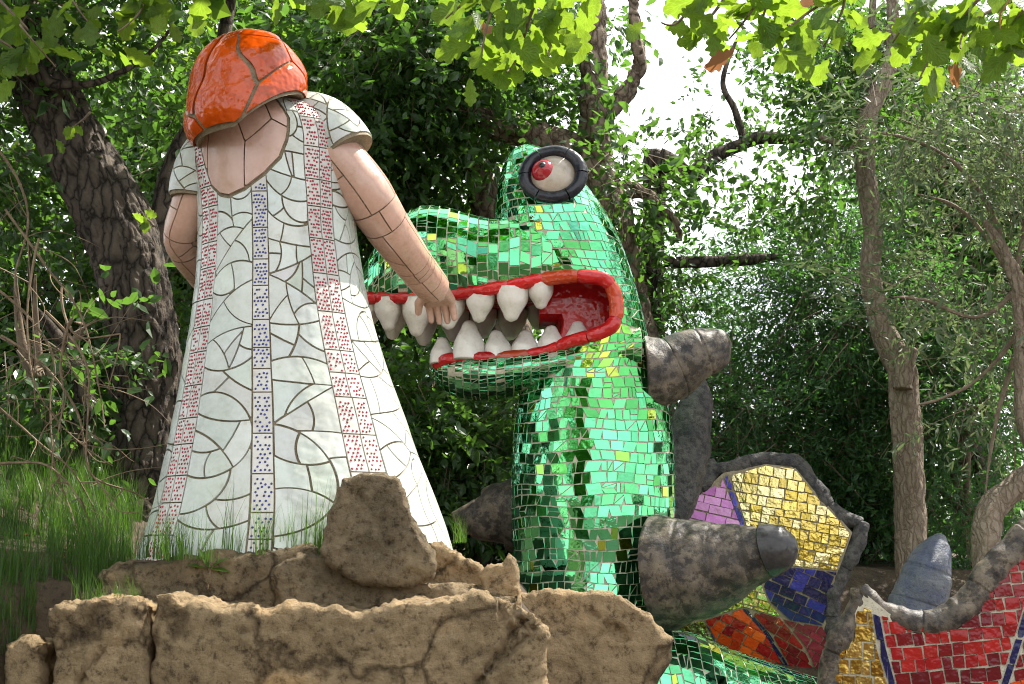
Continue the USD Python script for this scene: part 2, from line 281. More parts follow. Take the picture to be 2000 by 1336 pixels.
def crown(parent, blobs, kind, seed, size=1.0, clump=.5, freq=1.25, name='crown', hang=.35, thin=None):
    """The crown of one tree: leafy shoots scattered in clumps through ellipsoids (centre, radii, number of shoots)."""
    rng = np.random.default_rng(seed)
    inst = UsdGeom.PointInstancer.Define(stage, path(name, parent))
    base = str(inst.GetPath()); rel = inst.CreatePrototypesRel()
    for k in range(3):
        lv, tw = sprig(rng, kind)
        x = UsdGeom.Xform.Define(stage, f'{base}/shoot_{k:03d}')
        usdkit.mesh(stage, f'{base}/shoot_{k:03d}/leaves', lv, MAT[LEAF[kind]])
        usdkit.mesh(stage, f'{base}/shoot_{k:03d}/twig', tw, MAT['twig'])
        rel.AddTarget(x.GetPath())
    pts, out = [], []
    if thin is None: thin, size = (.42, size * 1.45) if kind in ('oak', 'mastic') else (.55, size * 1.45)
    for c, r, n in blobs:
        n = int(n * thin)
        c, r = np.asarray(c, float), np.asarray(r, float)
        q = unit(rng.normal(0, 1, (n * 4, 3))) * rng.uniform(0, 1, (n * 4, 1)) ** .42
        p = c + q * r
        keep = meshkit.fbm(p * freq + seed * 3.1, 3, seed) + rng.uniform(-.05, .05, len(p)) > clump + .015
        p, q = p[keep][:n], q[keep][:n]
        pts.append(p); out.append(q)
    p, q = np.vstack(pts), np.vstack(out)
    d = unit(unit(q) * .9 + rng.normal(0, .6, q.shape) + [0, 0, -hang])
    up = unit(rng.normal(0, .35, q.shape) + [0, 0, 1]); y = unit(np.cross(up, d)); z = np.cross(d, y)
    R = np.stack([d, y, z], -1)
    from scipy.spatial.transform import Rotation
    qt = Rotation.from_matrix(R).as_quat()
    n = len(p); TOTAL[0] += n
    inst.CreatePositionsAttr(Vt.Vec3fArray.FromNumpy(p.astype(np.float32)))
    inst.CreateOrientationsAttr(Vt.QuathArray([Gf.Quath(float(a[3]), float(a[0]), float(a[1]), float(a[2])) for a in qt]))
    s = (rng.uniform(.65, 1.5, n) * size)[:, None] * np.ones(3)
    inst.CreateScalesAttr(Vt.Vec3fArray.FromNumpy(s.astype(np.float32)))
    inst.CreateProtoIndicesAttr(Vt.IntArray.FromNumpy(rng.integers(0, 3, n).astype(np.int32)))
    return tag(inst, kind='stuff')
def bark(freq, amp, stretch, seed):
    def f(s, th, r):
        p = np.stack([np.cos(th) * r * freq, np.sin(th) * r * freq, s * stretch], -1)
        warp = (meshkit.noise(p * .5, seed + 4) - .5)[..., None]
        q = p + warp * [1.2, 1.2, .6]
        a = np.abs(meshkit.noise(q, seed) - .5) * 2; b = np.abs(meshkit.noise(q * [1.9, 1.9, 2.6], seed + 1) - .5) * 2
        ridge = np.minimum(np.minimum(a * 2.2, 1), np.minimum(b * 1.9 + .25, 1))
        low = meshkit.fbm(np.stack([np.cos(th) * 1.3, np.sin(th) * 1.3, s * .9], -1), 3, seed + 7) - .5
        return amp * (ridge - .6) + low * r * .35
    return f
def limb(parent, px, Y, radpx, mat='bark_cork', n=60, seg=14, bump=None, name='limb'):
    pts = PP(px, Y); r = np.array([q * (p[1] / FPX) * 1.0 for q, p in zip(radpx, pts)])
    return part(name, tube(pts, r, n, seg, bump or bark(18, .006, 3, len(px))), mat, parent, smooth=True)
def E(px, py, Y, rx, ry, depth, n):
    """A blob of foliage by its place and size in the photograph and its depth in metres."""
    s = Y / FPX
    return P(px, py, Y), (rx * s, depth, ry * s), int(n)

# the dark furrowed oak at the left
t = thing('oak_tree', 'large dark oak with deeply furrowed bark leaning left behind the white-robed statue', 'tree')
tp = PP([(-20, -120), (35, 30), (75, 140), (150, 300), (222, 430), (262, 560), (283, 700), (290, 830), (292, 960), (290, 1060)], 7.6)
tr = np.array([54, 58, 62, 66, 71, 70, 72, 76, 86, 110]) * 7.6 / FPX
part('trunk', tube(tp[::-1], tr[::-1], 640, 230, bark(24, .02, 4.5, 11)), 'bark_dark', t, smooth=True)
limb(t, [(262, 540), (312, 470), (322, 380), (352, 290), (402, 205), (440, 60), (455, -60)], 7.75, [46, 26, 22, 20, 17, 14, 10], 'bark_dark', 90, 20)
limb(t, [(60, 120), (110, 165), (160, 165), (240, 140), (330, 60)], 7.3, [22, 13, 9, 7, 4], 'bark_dark', 50, 10)
crown(t, [E(-60, 20, 7.3, 150, 110, .9, 240), E(230, 60, 8.4, 170, 120, .9, 330), E(350, 250, 8.6, 90, 150, .6, 170), E(-90, 260, 7.4, 110, 160, .7, 160)], 'oak', 21, 1.0, .47)
# the cork oak behind the dragon
t = thing('oak_tree', 'cork oak with rugged forking trunk rising behind the green dragon', 'tree')
for pts, rad in (([(1290, 1020), (1270, 800), (1215, 560), (1190, 420), (1130, 310), (1040, 265), (960, 240), (880, 200), (800, 120)], [56, 52, 48, 46, 40, 31, 26, 19, 11]),
                 ([(1215, 560), (1178, 420), (1165, 300), (1160, 180), (1160, 60), (1150, -60)], [46, 42, 34, 29, 26, 24]),
                 ([(1168, 235), (1200, 210), (1235, 160), (1252, 125), (1240, 60), (1236, -40)], [26, 20, 17, 14, 12, 11]),
                 ([(1185, 440), (1230, 370), (1290, 400), (1330, 470)], [28, 18, 12, 6])):
    limb(t, pts, 10.2, rad, 'bark_cork', 150, 36, bark(16, .03, 5, len(pts)), 'trunk' if len(pts) == 9 else 'limb')
crown(t, [E(960, 130, 10.6, 170, 160, 1.0, 520), E(830, 90, 10.0, 190, 150, 1.1, 620), E(1190, 10, 11.2, 130, 60, .6, 60), E(1210, 330, 9.9, 70, 90, .4, 80)], 'oak', 22, 1.05, .47)
# the leaning trunk between statue and dragon
t = thing('oak_tree', 'brown oak trunk showing between the statue shoulder and the dragon snout', 'tree')
limb(t, [(1010, 760), (985, 560), (950, 400), (925, 320), (890, 250), (840, 150), (780, 20)], 11.0, [44, 38, 32, 28, 23, 18, 11], 'bark_cork', 140, 32, bark(16, .03, 5, 5), 'trunk')
crown(t, [E(760, 220, 10.6, 190, 170, 1.0, 900), E(620, 60, 10.8, 190, 110, 1.0, 600), E(850, 350, 11.2, 130, 120, .8, 380), E(720, 470, 11.0, 110, 120, .8, 300)], 'oak', 23, 1.05, .45)
# the pollarded trunk with a sideways branch against the sky
t = thing('oak_tree', 'pollarded dark trunk with a knobbly crooked branch against the bright sky', 'tree')
limb(t, [(1272, 900), (1275, 520), (1278, 400), (1284, 305), (1290, 296)], 11.0, [24, 22, 23, 26, 10], 'bark_dark', 80, 20, name='trunk')
limb(t, [(1285, 312), (1310, 322), (1345, 345), (1385, 312), (1440, 285), (1490, 268), (1560, 272), (1625, 258)], 10.8, [24, 22, 20, 16, 13, 14, 9, 6], 'bark_dark', 90, 18)
limb(t, [(1452, 275), (1435, 215), (1412, 165), (1425, 110), (1450, 60)], 10.8, [9, 7, 6, 5, 3], 'bark_dark', 50, 10)
limb(t, [(1200, 500), (1330, 512), (1440, 508), (1520, 500)], 10.6, [10, 12, 12, 6], 'bark_dark', 40, 10)
crown(t, [E(1450, 180, 10.8, 90, 120, .7, 60), E(1510, 310, 10.8, 90, 80, .6, 34), E(1440, 440, 10.6, 90, 50, .6, 50), E(1260, 540, 10.6, 80, 60, .6, 110), E(1330, 320, 10.8, 70, 50, .5, 24)], 'oak', 24, .9, .5)
# grey trunk at the right with the sawn stub
t = thing('holm_oak', 'tall slender grey trunk with a sawn off branch stub above the coloured wings', 'tree')
b9 = bark(26, .012, 5, 31)
limb(t, [(1800, 1180), (1782, 1105), (1778, 1000), (1772, 860), (1764, 740), (1722, 640), (1700, 540), (1704, 440), (1690, 330), (1696, 230), (1722, 170), (1745, 90), (1740, -40)], 8.6, [44, 33, 29, 28, 28, 24, 21, 19, 21, 21, 19, 15, 12], 'bark_grey', 300, 56, b9, 'trunk')
limb(t, [(1762, 760), (1768, 710), (1776, 682), (1777, 679)], 8.5, [18, 19, 18, 17], 'bark_grey', 24, 24, b9, 'branch_stub')
limb(t, [(1694, 240), (1697, 120), (1705, 0), (1706, -60)], 8.7, [12, 9, 8, 7], 'bark_grey', 40, 12)
limb(t, [(1694, 300), (1650, 285), (1600, 268)], 8.7, [10, 8, 5], 'bark_grey', 20, 10)
crown(t, [E(1650, 150, 9.0, 100, 130, .8, 200), E(1620, 340, 9.2, 70, 90, .7, 64), E(1760, 60, 9.0, 170, 120, .8, 240), E(1590, 60, 9.0, 80, 90, .7, 90)], 'oak', 25, .85, .47)
# gnarled trunk at the right edge
t = thing('olive_tree', 'olive tree with crooked grey trunk and drooping silvery shoots', 'tree')
limb(t, [(1950, 1180), (1925, 1060), (1935, 1000), (1985, 950), (2040, 905), (2060, 760), (2010, 620), (1990, 560), (1965, 500), (1920, 430)], 7.4, [34, 28, 27, 25, 24, 20, 15, 14, 12, 8], 'bark_grey', 200, 40, bark(26, .012, 5, 33), 'trunk')
limb(t, [(2030, 900), (1995, 800), (1990, 660), (1985, 540)], 7.4, [18, 13, 12, 10], 'bark_grey', 80, 20, bark(26, .008, 5, 34))
for pts in ([(1990, 590), (1930, 470), (1860, 400), (1790, 380)], [(1985, 560), (1900, 620), (1800, 585), (1745, 580)], [(1990, 640), (1950, 700), (1880, 760), (1795, 790)], [(1985, 520), (2000, 350), (1960, 220)], [(1980, 700), (1940, 850), (1925, 960)], [(1965, 500), (1840, 300), (1720, 260)]):
    limb(t, pts, 7.6, np.linspace(6, 2, len(pts)), 'twig', 24, 7)
crown(t, [E(1910, 220, 7.6, 130, 110, .6, 130), E(1950, 380, 7.6, 100, 110, .6, 120), E(1810, 240, 7.6, 120, 50, .5, 46), E(1930, 520, 8.0, 90, 90, .5, 80), E(1880, 620, 7.9, 100, 60, .4, 40), E(1900, 740, 8.0, 80, 80, .4, 30), E(1740, 215, 7.2, 50, 40, .3, 20), E(1745, 580, 7.5, 60, 30, .2, 16)], 'olive', 26, .8, .44, hang=.2)
# shrubs and trees of the thicket
SHRUBS = [
    ('mastic_shrub', 'dense dark thicket bush directly behind the gold wing', 'mastic', 1420, 800, 11.2, 200, 230, 1.2, 1500, .40),
    ('mastic_shrub', 'dark glossy bush behind the sawn grey trunk', 'mastic', 1640, 720, 11.0, 190, 240, 1.2, 1500, .42),
    ('mastic_shrub', 'shaded bush between the grey trunk and the olive tree', 'mastic', 1860, 800, 10.4, 170, 260, 1.1, 1200, .42),
    ('evergreen_tree', 'green tree with fine leaves above the thicket left of the grey trunk', 'mastic', 1580, 560, 11.8, 150, 110, 1.2, 520, .45),
    ('evergreen_tree', 'tree with dark crown filling the upper right behind the olive shoots', 'oak', 1860, 420, 11.6, 210, 240, 1.3, 1300, .45),
    ('evergreen_tree', 'tree showing through the gaps at the top right corner', 'oak', 1850, 120, 12.4, 230, 140, 1.3, 420, .49),
    ('evergreen_shrub', 'dark shrub in the gap under the dragon jaw', 'oak', 880, 870, 10.0, 170, 150, .9, 1300, .36),
    ('evergreen_shrub', 'shrub low behind the dragon neck and pale robe', 'oak', 1060, 930, 11.6, 260, 150, 1.0, 900, .40),
    ('evergreen_tree', 'tree with bright leaves behind the orange-haired head', 'broad', 640, 250, 12.5, 240, 230, 1.4, 800, .47),
    ('evergreen_tree', 'tree behind the robe between leaning oak and dragon snout', 'oak', 740, 560, 12.0, 180, 140, 1.1, 700, .44),
    ('evergreen_tree', 'sunlit tree seen between the furrowed oak and the orange hair', 'broad', 330, 330, 12.0, 170, 260, 1.2, 520, .48),
    ('evergreen_tree', 'tree filling the top left corner behind the furrowed oak', 'oak', 100, 330, 11.0, 240, 260, 1.3, 900, .48),
    ('evergreen_shrub', 'hanging leafy shrub left of the furrowed trunk', 'oak', 60, 560, 9.2, 160, 200, .9, 800, .44),
    ('leafy_shrub', 'pale leafy shrub growing among the bare stems on the bank', 'oak', 50, 620, 7.0, 120, 130, .45, 260, .44),
    ('evergreen_shrub', 'dark shrub low on the left bank behind dry stems', 'oak', 80, 780, 9.6, 180, 110, .9, 450, .44),
    ('evergreen_tree', 'tree behind the gap between the furrowed trunk and the robe', 'oak', 360, 680, 12.0, 150, 160, 1.1, 500, .46),
    ('mastic_shrub', 'low bush on the shaded ground behind the wing rims', 'mastic', 1700, 960, 11.5, 260, 90, 1.0, 800, .42),
    ('evergreen_tree', 'tall tree seen above the dragon brow against the sky', 'oak', 1030, 460, 13.5, 110, 120, 1.0, 200, .48),
    ('evergreen_tree', 'far thin tree in the bright gap of sky', 'mastic', 1330, 620, 13.5, 170, 110, 1.0, 400, .45),
]
for i, (nm, lb, kd, px, py, Y, rx, ry, dp, n, cl) in enumerate(SHRUBS):
    t = thing(nm, lb, 'tree' if 'tree' in nm else 'shrub')
    c = P(px, py, Y); base = np.array([c[0] + .2, Y + .2, float(ground_z(c[0] + .2, Y + .2)) - .1])
    part('trunk' if 'tree' in nm else 'stem', tube([base, base + [.1, 0, .45 * (c[2] - base[2])], c + [0, .1, .2 * ry * Y / FPX]], [.09, .07, .02], 40, 10, bark(18, .006, 3, i)), 'bark_dark', t, smooth=True)
    rng = np.random.default_rng(100 + i)
    for k in range(5):
        e = c + unit(rng.normal(0, 1, 3)) * np.array([rx, dp * FPX / Y, ry]) * Y / FPX * .75
        s = base + (c - base) * rng.uniform(.3, .8)
        part('limb', tube([s, (s + e) / 2 + rng.normal(0, .08, 3), e], [.035, .022, .006], 20, 7), 'twig', t, smooth=True)
    s = Y / FPX; blobs = []
    for k in range(7):                                        # an uneven outline: several lobes
        o = unit(rng.normal(0, 1, 3)) * rng.uniform(.35, .8)
        blobs.append((c + o * [rx * s, dp, ry * s], (rx * s * .62, dp * .62, ry * s * .62), n // 7))
    crown(t, blobs, kd, 50 + i, 1.15 if Y > 11.4 else 1.0, cl)
# far belt of woodland
t = part('far_woodland_stems', cat_meshes([tube([(x, y, -1), (x + dx, y, 2.2)], [.10, .06], 6, 6) for x, y, dx in np.c_[RNG.uniform(-9, 12, 60), RNG.uniform(16, 22, 60), RNG.normal(0, .3, 60)]]), 'bark_dark')
tag(t, 'thin dark stems of the woodland far behind the thicket', 'woodland', kind='stuff')
wd = UsdGeom.Xform.Define(stage, path('far_woodland')); tag(wd, 'far woodland showing between the nearer trees as one green mass', 'woodland', kind='stuff')
rng = np.random.default_rng(5)
crown(wd, [((x, y, z), (1.6, 1.2, 1.1), 260) for x, y, z in np.c_[np.linspace(-8.5, 10.5, 19), rng.uniform(17, 20, 19), rng.uniform(1.7, 2.9, 19)]], 'oak', 77, 1.5, .44)
# the high crown that the hanging sprays belong to, above the picture
t = thing('oak_tree', 'oak whose high crown shades the statue from above the top left of the picture', 'tree')
rg = np.random.default_rng(404); g0 = float(ground_z(-4.6, 5.2))
part('trunk', tube([(-4.6, 5.2, g0 - .2), (-4.4, 5.3, 4.0), (-3.2, 5.7, 5.6), (-2.0, 6.1, 6.4)], [.22, .18, .13, .05], 60, 20, bark(18, .02, 5, 3)), 'bark_dark', t, smooth=True)
crown(t, [(np.array([-2.3, 6.0, 6.5]) + unit(rg.normal(0, 1, 3)) * [1.3, .9, .5], (.85, .8, .55), 110) for k in range(9)], 'broad', 405, 1.3, .44)
# trees on the visitors' side, behind the camera: they stand in the mirror tiles
for i, (x, y, r, h, lb) in enumerate([(-4.6, -5.5, 2.0, 3.6, 'leafy tree across the path, mirrored dark in the tiles'), (-8.0, -1.5, 2.2, 3.4, 'bushy tree left of the path'), (-4.6, -10.5, 2.2, 3.4, 'round tree far across the path'), (-6.5, 2.6, 1.5, 3.0, 'young tree beside the left bank')]):
    t = thing('path_tree', lb, 'tree')
    g = float(ground_z(x, y))
    part('trunk', tube([(x, y, g - .2), (x + .15, y, g + h * .5), (x, y + .1, g + h)], [.16, .12, .05], 40, 12, bark(18, .01, 3, i)), 'bark_dark', t, smooth=True)
    rg = np.random.default_rng(300 + i)
    crown(t, [(np.array([x, y, g + h]) + unit(rg.normal(0, 1, 3)) * r * .55 * [1, 1, .9], (r * .6, r * .6, r * .5), 130) for k in range(7)], 'broad', 200 + i, 1.5, .42)
# ---------------------------------------------------------------- rocks
def rock(name, outline, Y, depth, label, mat='limestone', seed=0, rough=.05, edge=.03, back=.85, lift=0.0, tilt=0.0, freq=2.2, strata=.02, cracks=()):
    """A boulder: the outline its near face shows, carried back in depth, rounded and broken up."""
    pts = PP(outline, Y)
    xz = np.array(shapely.segmentize(Polygon(pts[:, [0, 2]]), .02).exterior.coords)[:-1]
    q3 = np.c_[xz, np.full(len(xz), seed * 3.3)]
    amp = (.055 + rough * .5) * (xz[:, 1:] > xz[:, 1].min() + .12)
    xz = xz + amp * np.stack([meshkit.fbm(q3 * 6, 4, seed + 20) - .5, (meshkit.fbm(q3 * 7, 5, seed + 21) - .5) * 1.3 + .25 * (np.floor(meshkit.fbm(q3 * 4, 2, seed + 23) * 8) / 8 - .5)], -1)
    ring = Polygon(xz).buffer(0)
    ring = max(getattr(ring, 'geoms', [ring]), key=lambda g: g.area)
    e = min(.028, depth * .4); c = np.array([ring.centroid.x, ring.centroid.y]); ed = edge * .6
    rp_ = np.array(shapely.segmentize(ring, ed).exterior.coords)[:-1]
    if not ring.exterior.is_ccw: rp_ = rp_[::-1]
    x0, z0, x1, z1 = ring.bounds; ggx, ggz = np.meshgrid(np.arange(x0, x1, ed), np.arange(z0, z1, ed)); g = np.c_[ggx.ravel(), ggz.ravel()]
    jr = np.random.default_rng(seed); g = g + jr.normal(0, ed * .15, g.shape)
    g = g[shapely.contains_xy(ring.buffer(-ed * .5), g[:, 0], g[:, 1])]
    q = np.vstack([rp_, g]); nr = len(rp_)
    tri = Delaunay(q).simplices; ce = q[tri].mean(1); tri = tri[shapely.contains_xy(ring, ce[:, 0], ce[:, 1])]
    a_, b_, c_ = q[tri[:, 0]], q[tri[:, 1]], q[tri[:, 2]]
    flip = ((b_ - a_)[:, 0] * (c_ - a_)[:, 1] - (b_ - a_)[:, 1] * (c_ - a_)[:, 0]) < 0; tri[flip] = tri[flip][:, ::-1]
    dist = shapely.distance(ring.exterior, shapely.points(q)); u_ = 1 - np.clip(dist / e, 0, 1)
    V = [np.c_[q[:, 0], e * (1 - np.sqrt(np.maximum(1 - u_ ** 2, 0))), q[:, 1]]]; F = [tri]
    ns = max(3, int((depth - e) / ed)); prev = np.arange(nr); cnt = len(q)
    for k_ in range(1, ns + 1):
        f_ = k_ / ns; sc = 1 + (back - 1) * f_
        V.append(np.c_[c[0] + (rp_[:, 0] - c[0]) * sc, np.full(nr, e + (depth - e) * f_), c[1] + (rp_[:, 1] - c[1]) * sc])
        cur = np.arange(nr) + cnt; cnt += nr; nxt = (np.arange(nr) + 1) % nr
        F += [np.stack([prev, cur, cur[nxt]], -1), np.stack([prev, cur[nxt], prev[nxt]], -1)]; prev = cur
    V.append(np.array([[c[0], depth, c[1]]])); nxt = (np.arange(nr) + 1) % nr
    F.append(np.stack([prev, np.full(nr, cnt), prev[nxt]], -1))
    V, F = np.vstack(V), np.vstack(F)
    t = trimesh.Trimesh(*outward((V - [c[0], 0, c[1]], F)), process=False)
    v0 = np.array(t.vertices); n = np.array(t.vertex_normals)
    w, nw = v0.copy(), n
    v = np.stack([v0[:, 0], v0[:, 2], v0[:, 1]], -1); c = np.array([c[0], Y, c[1]])
    p = w + seed * 7.7
    big = meshkit.fbm(p * freq, 4, seed) - .5
    med = np.abs(meshkit.fbm(p * freq * 4, 4, seed + 3) - .5)
    st = meshkit.noise(np.stack([p[:, 0] * 1.5, p[:, 1] * 1.5, p[:, 2] * 22], -1), seed + 5) - .5
    topness = np.clip(nw[:, 2] * .8 + .45, .12, 1)
    step = np.floor(meshkit.fbm(p * freq * 2.3, 3, seed + 11) * 9) / 9 - .5
    face = .35 + .65 * topness
    d = (big * rough * 2.0 - med * rough * 1.3 + step * rough * .8) * face + st * strata * np.clip(topness - .3, 0, 1) * 1.2 + (meshkit.fbm(p * 22, 3, seed + 8) - .5) * (.016 + .03 * topness) + (meshkit.fbm(p * 60, 2, seed + 9) - .5) * (.006 + .012 * topness)
    for (a, b, wd, dp) in cracks:                              # open cracks running down the near face
        pa, pb = P(*a, Y) - c, P(*b, Y) - c
        q = np.stack([v[:, 0], v[:, 1]], -1); ab = np.array([pb[0] - pa[0], pb[2] - pa[2]])
        h = np.clip(((q - [pa[0], pa[2]]) @ ab) / (ab @ ab), 0, 1)
        wob = (meshkit.fbm(p * 6, 3, 77) - .5) * .10
        dist = np.abs(np.linalg.norm(q - ([pa[0], pa[2]] + h[:, None] * ab), axis=1) * 1.0 + wob * (h > 0) * (h < 1))
        d = d - dp * np.exp(-(dist / wd) ** 2) * (v[:, 2] < depth * .5)
    w = w + nw * d[:, None]
    w[:, 1] += 0
    w = w + np.array([c[0], Y, c[2]])
    w[:, 2] += lift * (w[:, 1] - Y) + tilt * (w[:, 0] - c[0])
    f = np.array(t.faces)
    tag(part(name, outward((w, f)), mat, smooth=True), label, 'rock')
rock('boulder', [(292, 1168), (400, 1172), (520, 1180), (660, 1186), (790, 1172), (900, 1160), (990, 1166), (1050, 1196), (1076, 1236), (1068, 1300), (1074, 1420), (288, 1420)], 4.9, .75, 'long tan slab of rock with a broken flaky top, below the dress', seed=1, edge=.028, rough=.035, strata=.035, cracks=[((1045, 1210), (930, 1336), .012, .05), ((980, 1180), (1020, 1240), .012, .04)])
rock('boulder', [(78, 1205), (110, 1176), (180, 1164), (250, 1172), (278, 1196), (286, 1260), (284, 1420), (88, 1420), (84, 1300)], 4.86, .6, 'rounded tan rock with knobbly top left of the dark crack', seed=2, edge=.026, rough=.05, cracks=[((260, 1180), (150, 1336), .01, .04)])
rock('boulder', [(10, 1262), (60, 1240), (86, 1260), (84, 1420), (0, 1420)], 5.0, .4, 'small reddish stone at the foot of the grassy bank', seed=3, rough=.05)
rock('boulder', [(1010, 1156), (1080, 1152), (1180, 1156), (1230, 1172), (1290, 1210), (1326, 1244), (1318, 1280), (1290, 1330), (1270, 1420), (1000, 1420)], 5.5, .4, 'flat faced tan rock with a pale chipped right corner before the green body', seed=4, edge=.028, rough=.028, strata=.03, cracks=[((1150, 1195), (1230, 1250), .008, .03)])
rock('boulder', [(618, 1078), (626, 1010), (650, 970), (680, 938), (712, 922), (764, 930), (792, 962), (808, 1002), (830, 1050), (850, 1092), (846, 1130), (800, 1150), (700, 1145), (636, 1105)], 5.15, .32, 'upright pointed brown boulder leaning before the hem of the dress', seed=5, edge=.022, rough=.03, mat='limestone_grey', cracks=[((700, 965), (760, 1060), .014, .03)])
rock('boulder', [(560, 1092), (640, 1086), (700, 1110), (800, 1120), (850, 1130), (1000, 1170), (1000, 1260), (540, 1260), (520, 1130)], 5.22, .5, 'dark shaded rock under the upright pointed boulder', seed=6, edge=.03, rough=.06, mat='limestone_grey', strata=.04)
rock('boulder', [(828, 1110), (838, 1062), (870, 1058), (905, 1080), (950, 1108), (965, 1170), (960, 1250), (820, 1250)], 5.5, .45, 'sunlit sloping rock beside the right hem of the dress', seed=7, edge=.026, rough=.06)
rock('boulder', [(938, 1128), (955, 1108), (985, 1100), (998, 1078), (1012, 1100), (1022, 1170), (1020, 1260), (945, 1260)], 5.3, .12, 'thin upright flake of rock beside the green neck', seed=8, edge=.02, rough=.02)
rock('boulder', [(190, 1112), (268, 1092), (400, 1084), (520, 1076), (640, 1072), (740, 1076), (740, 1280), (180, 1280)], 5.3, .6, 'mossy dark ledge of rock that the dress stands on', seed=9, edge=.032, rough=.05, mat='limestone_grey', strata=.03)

# ---------------------------------------------------------------- tile makers
def offset_tile(poly, S, thick, edge=.04, pillow=0.0, base=-.004):
    """One tile cut to a polygon of the (a, b) plane and laid on the surface S(a, b, height)."""
    poly = shapely.segmentize(poly, edge)
    ring = np.array(poly.exterior.coords)[:-1]
    if not poly.exterior.is_ccw: ring = ring[::-1]
    x0, y0, x1, y1 = poly.bounds
    inner = np.zeros((0, 2))
    core = poly.buffer(-edge * .45)
    if not core.is_empty:
        gx, gy = np.meshgrid(np.arange(x0 + edge / 2, x1, edge), np.arange(y0 + edge / 2, y1, edge))
        g = np.c_[gx.ravel(), gy.ravel()]
        if len(g): inner = g[shapely.contains_xy(core, g[:, 0], g[:, 1])]
    q = np.vstack([ring, inner]); n = len(ring)
    tri = Delaunay(q + RNG.uniform(-1e-6, 1e-6, q.shape)).simplices
    ce = q[tri].mean(1); tri = tri[shapely.contains_xy(poly, ce[:, 0], ce[:, 1])]
    a, b, c = q[tri[:, 0]], q[tri[:, 1]], q[tri[:, 2]]
    cr = (b[:, 0] - a[:, 0]) * (c[:, 1] - a[:, 1]) - (b[:, 1] - a[:, 1]) * (c[:, 0] - a[:, 0])
    tri[cr < 0] = tri[cr < 0][:, ::-1]
    h = np.full(len(q), thick)
    if pillow:
        dist = shapely.distance(poly.exterior, shapely.points(q)); h = thick + pillow * (1 - np.exp(-dist / .035))
    inset = np.array(poly.centroid.coords[0])
    top = S(q[:, 0], q[:, 1], h)
    low = S(ring[:, 0], ring[:, 1], np.full(n, base))
    i = np.arange(n); j = (i + 1) % n; o = len(q)
    side = np.vstack([np.stack([i, o + i, o + j], -1), np.stack([i, o + j, j], -1)])
    v = np.vstack([top, low]); f = np.vstack([tri, side])
    # the surface may be left-handed: turn the faces so that the top looks outwards
    k = tri[0]; nn = np.cross(v[k[1]] - v[k[0]], v[k[2]] - v[k[0]])
    mid = q[k].mean(0); out = S(mid[:1], mid[1:], np.array([.05])) - S(mid[:1], mid[1:], np.array([0.]))
    return (v, f[:, ::-1]) if nn @ out[0] < 0 else (v, f)
def scales(region, rfun, rng, gap):
    """Cuts a region into shards with curved edges by halving the pieces again and again along arcs."""
    todo, out = [g for g in getattr(region, 'geoms', [region])], []
    while todo:
        g = todo.pop()
        if g.geom_type != 'Polygon' or g.area < 2e-4: continue
        c = g.centroid; r = rfun(c.y)
        if g.area < 3.1 * r * r * rng.uniform(.55, 1.5): out.append(g); continue
        mr = np.array(g.minimum_rotated_rectangle.exterior.coords); e = np.array([mr[1] - mr[0], mr[2] - mr[1]]); l = np.linalg.norm(e, axis=1)
        ax = e[int(l[1] > l[0])] / max(l); L, W = max(l), min(l)
        if L > 4 * W or L > 6 * r: p = np.array([c.x, c.y]) + ax * L * rng.uniform(-.2, .2)
        else: p = np.array([c.x, c.y]) + ax * L * rng.uniform(-.14, .14)
        a = math.atan2(ax[1], ax[0]) + rng.normal(0, .45); R = max(W, r) * rng.choice([.7, .9, 1.2, 2., 3.5, 7.]); sgn = rng.choice([-1, 1])
        d = Point(*(p + sgn * R * np.array([math.cos(a), math.sin(a)]))).buffer(R, 24)
        x, y = g.intersection(d), g.difference(d)
        if x.area < 1e-4 or y.area < 1e-4: out.append(g); continue
        todo += [z for q in (x, y) for z in getattr(q, 'geoms', [q])]
    fin = []
    for z in out:
        s = z.buffer(-gap * rng.uniform(.7, 1.35)).buffer(-.003).buffer(.003, join_style=2, mitre_limit=2)
        fin += [w for w in getattr(s, 'geoms', [s]) if w.geom_type == 'Polygon' and w.area > .0005 and not w.interiors]
    return fin
def shards(region, n, rng, gap, stretch=(1, 1)):
    """Cuts a region into straight-edged pieces round n points."""
    x0, y0, x1, y1 = region.bounds; pts = []
    while len(pts) < n:
        best, bd = None, -1
        for k in range(14):
            p = np.array([rng.uniform(x0, x1), rng.uniform(y0, y1)])
            if not region.contains(Point(p)): continue
            d = min([np.hypot(*((p - q) / stretch)) for q in pts] or [9])
            if d > bd: best, bd = p, d
        if best is not None: pts.append(best)
    pts = np.array(pts) / stretch
    c = pts.mean(0); far = np.array([[c[0] - 50, c[1]], [c[0] + 50, c[1]], [c[0], c[1] - 50], [c[0], c[1] + 50]])
    vo = Voronoi(np.vstack([pts, far])); out = []
    for k in range(len(pts)):
        g = Polygon(vo.vertices[vo.regions[vo.point_region[k]]] * stretch).intersection(region).buffer(-gap).buffer(-.006).buffer(.006)
        out += [w for w in getattr(g, 'geoms', [g]) if w.geom_type == 'Polygon' and w.area > .0004 and not w.interiors]
    return out

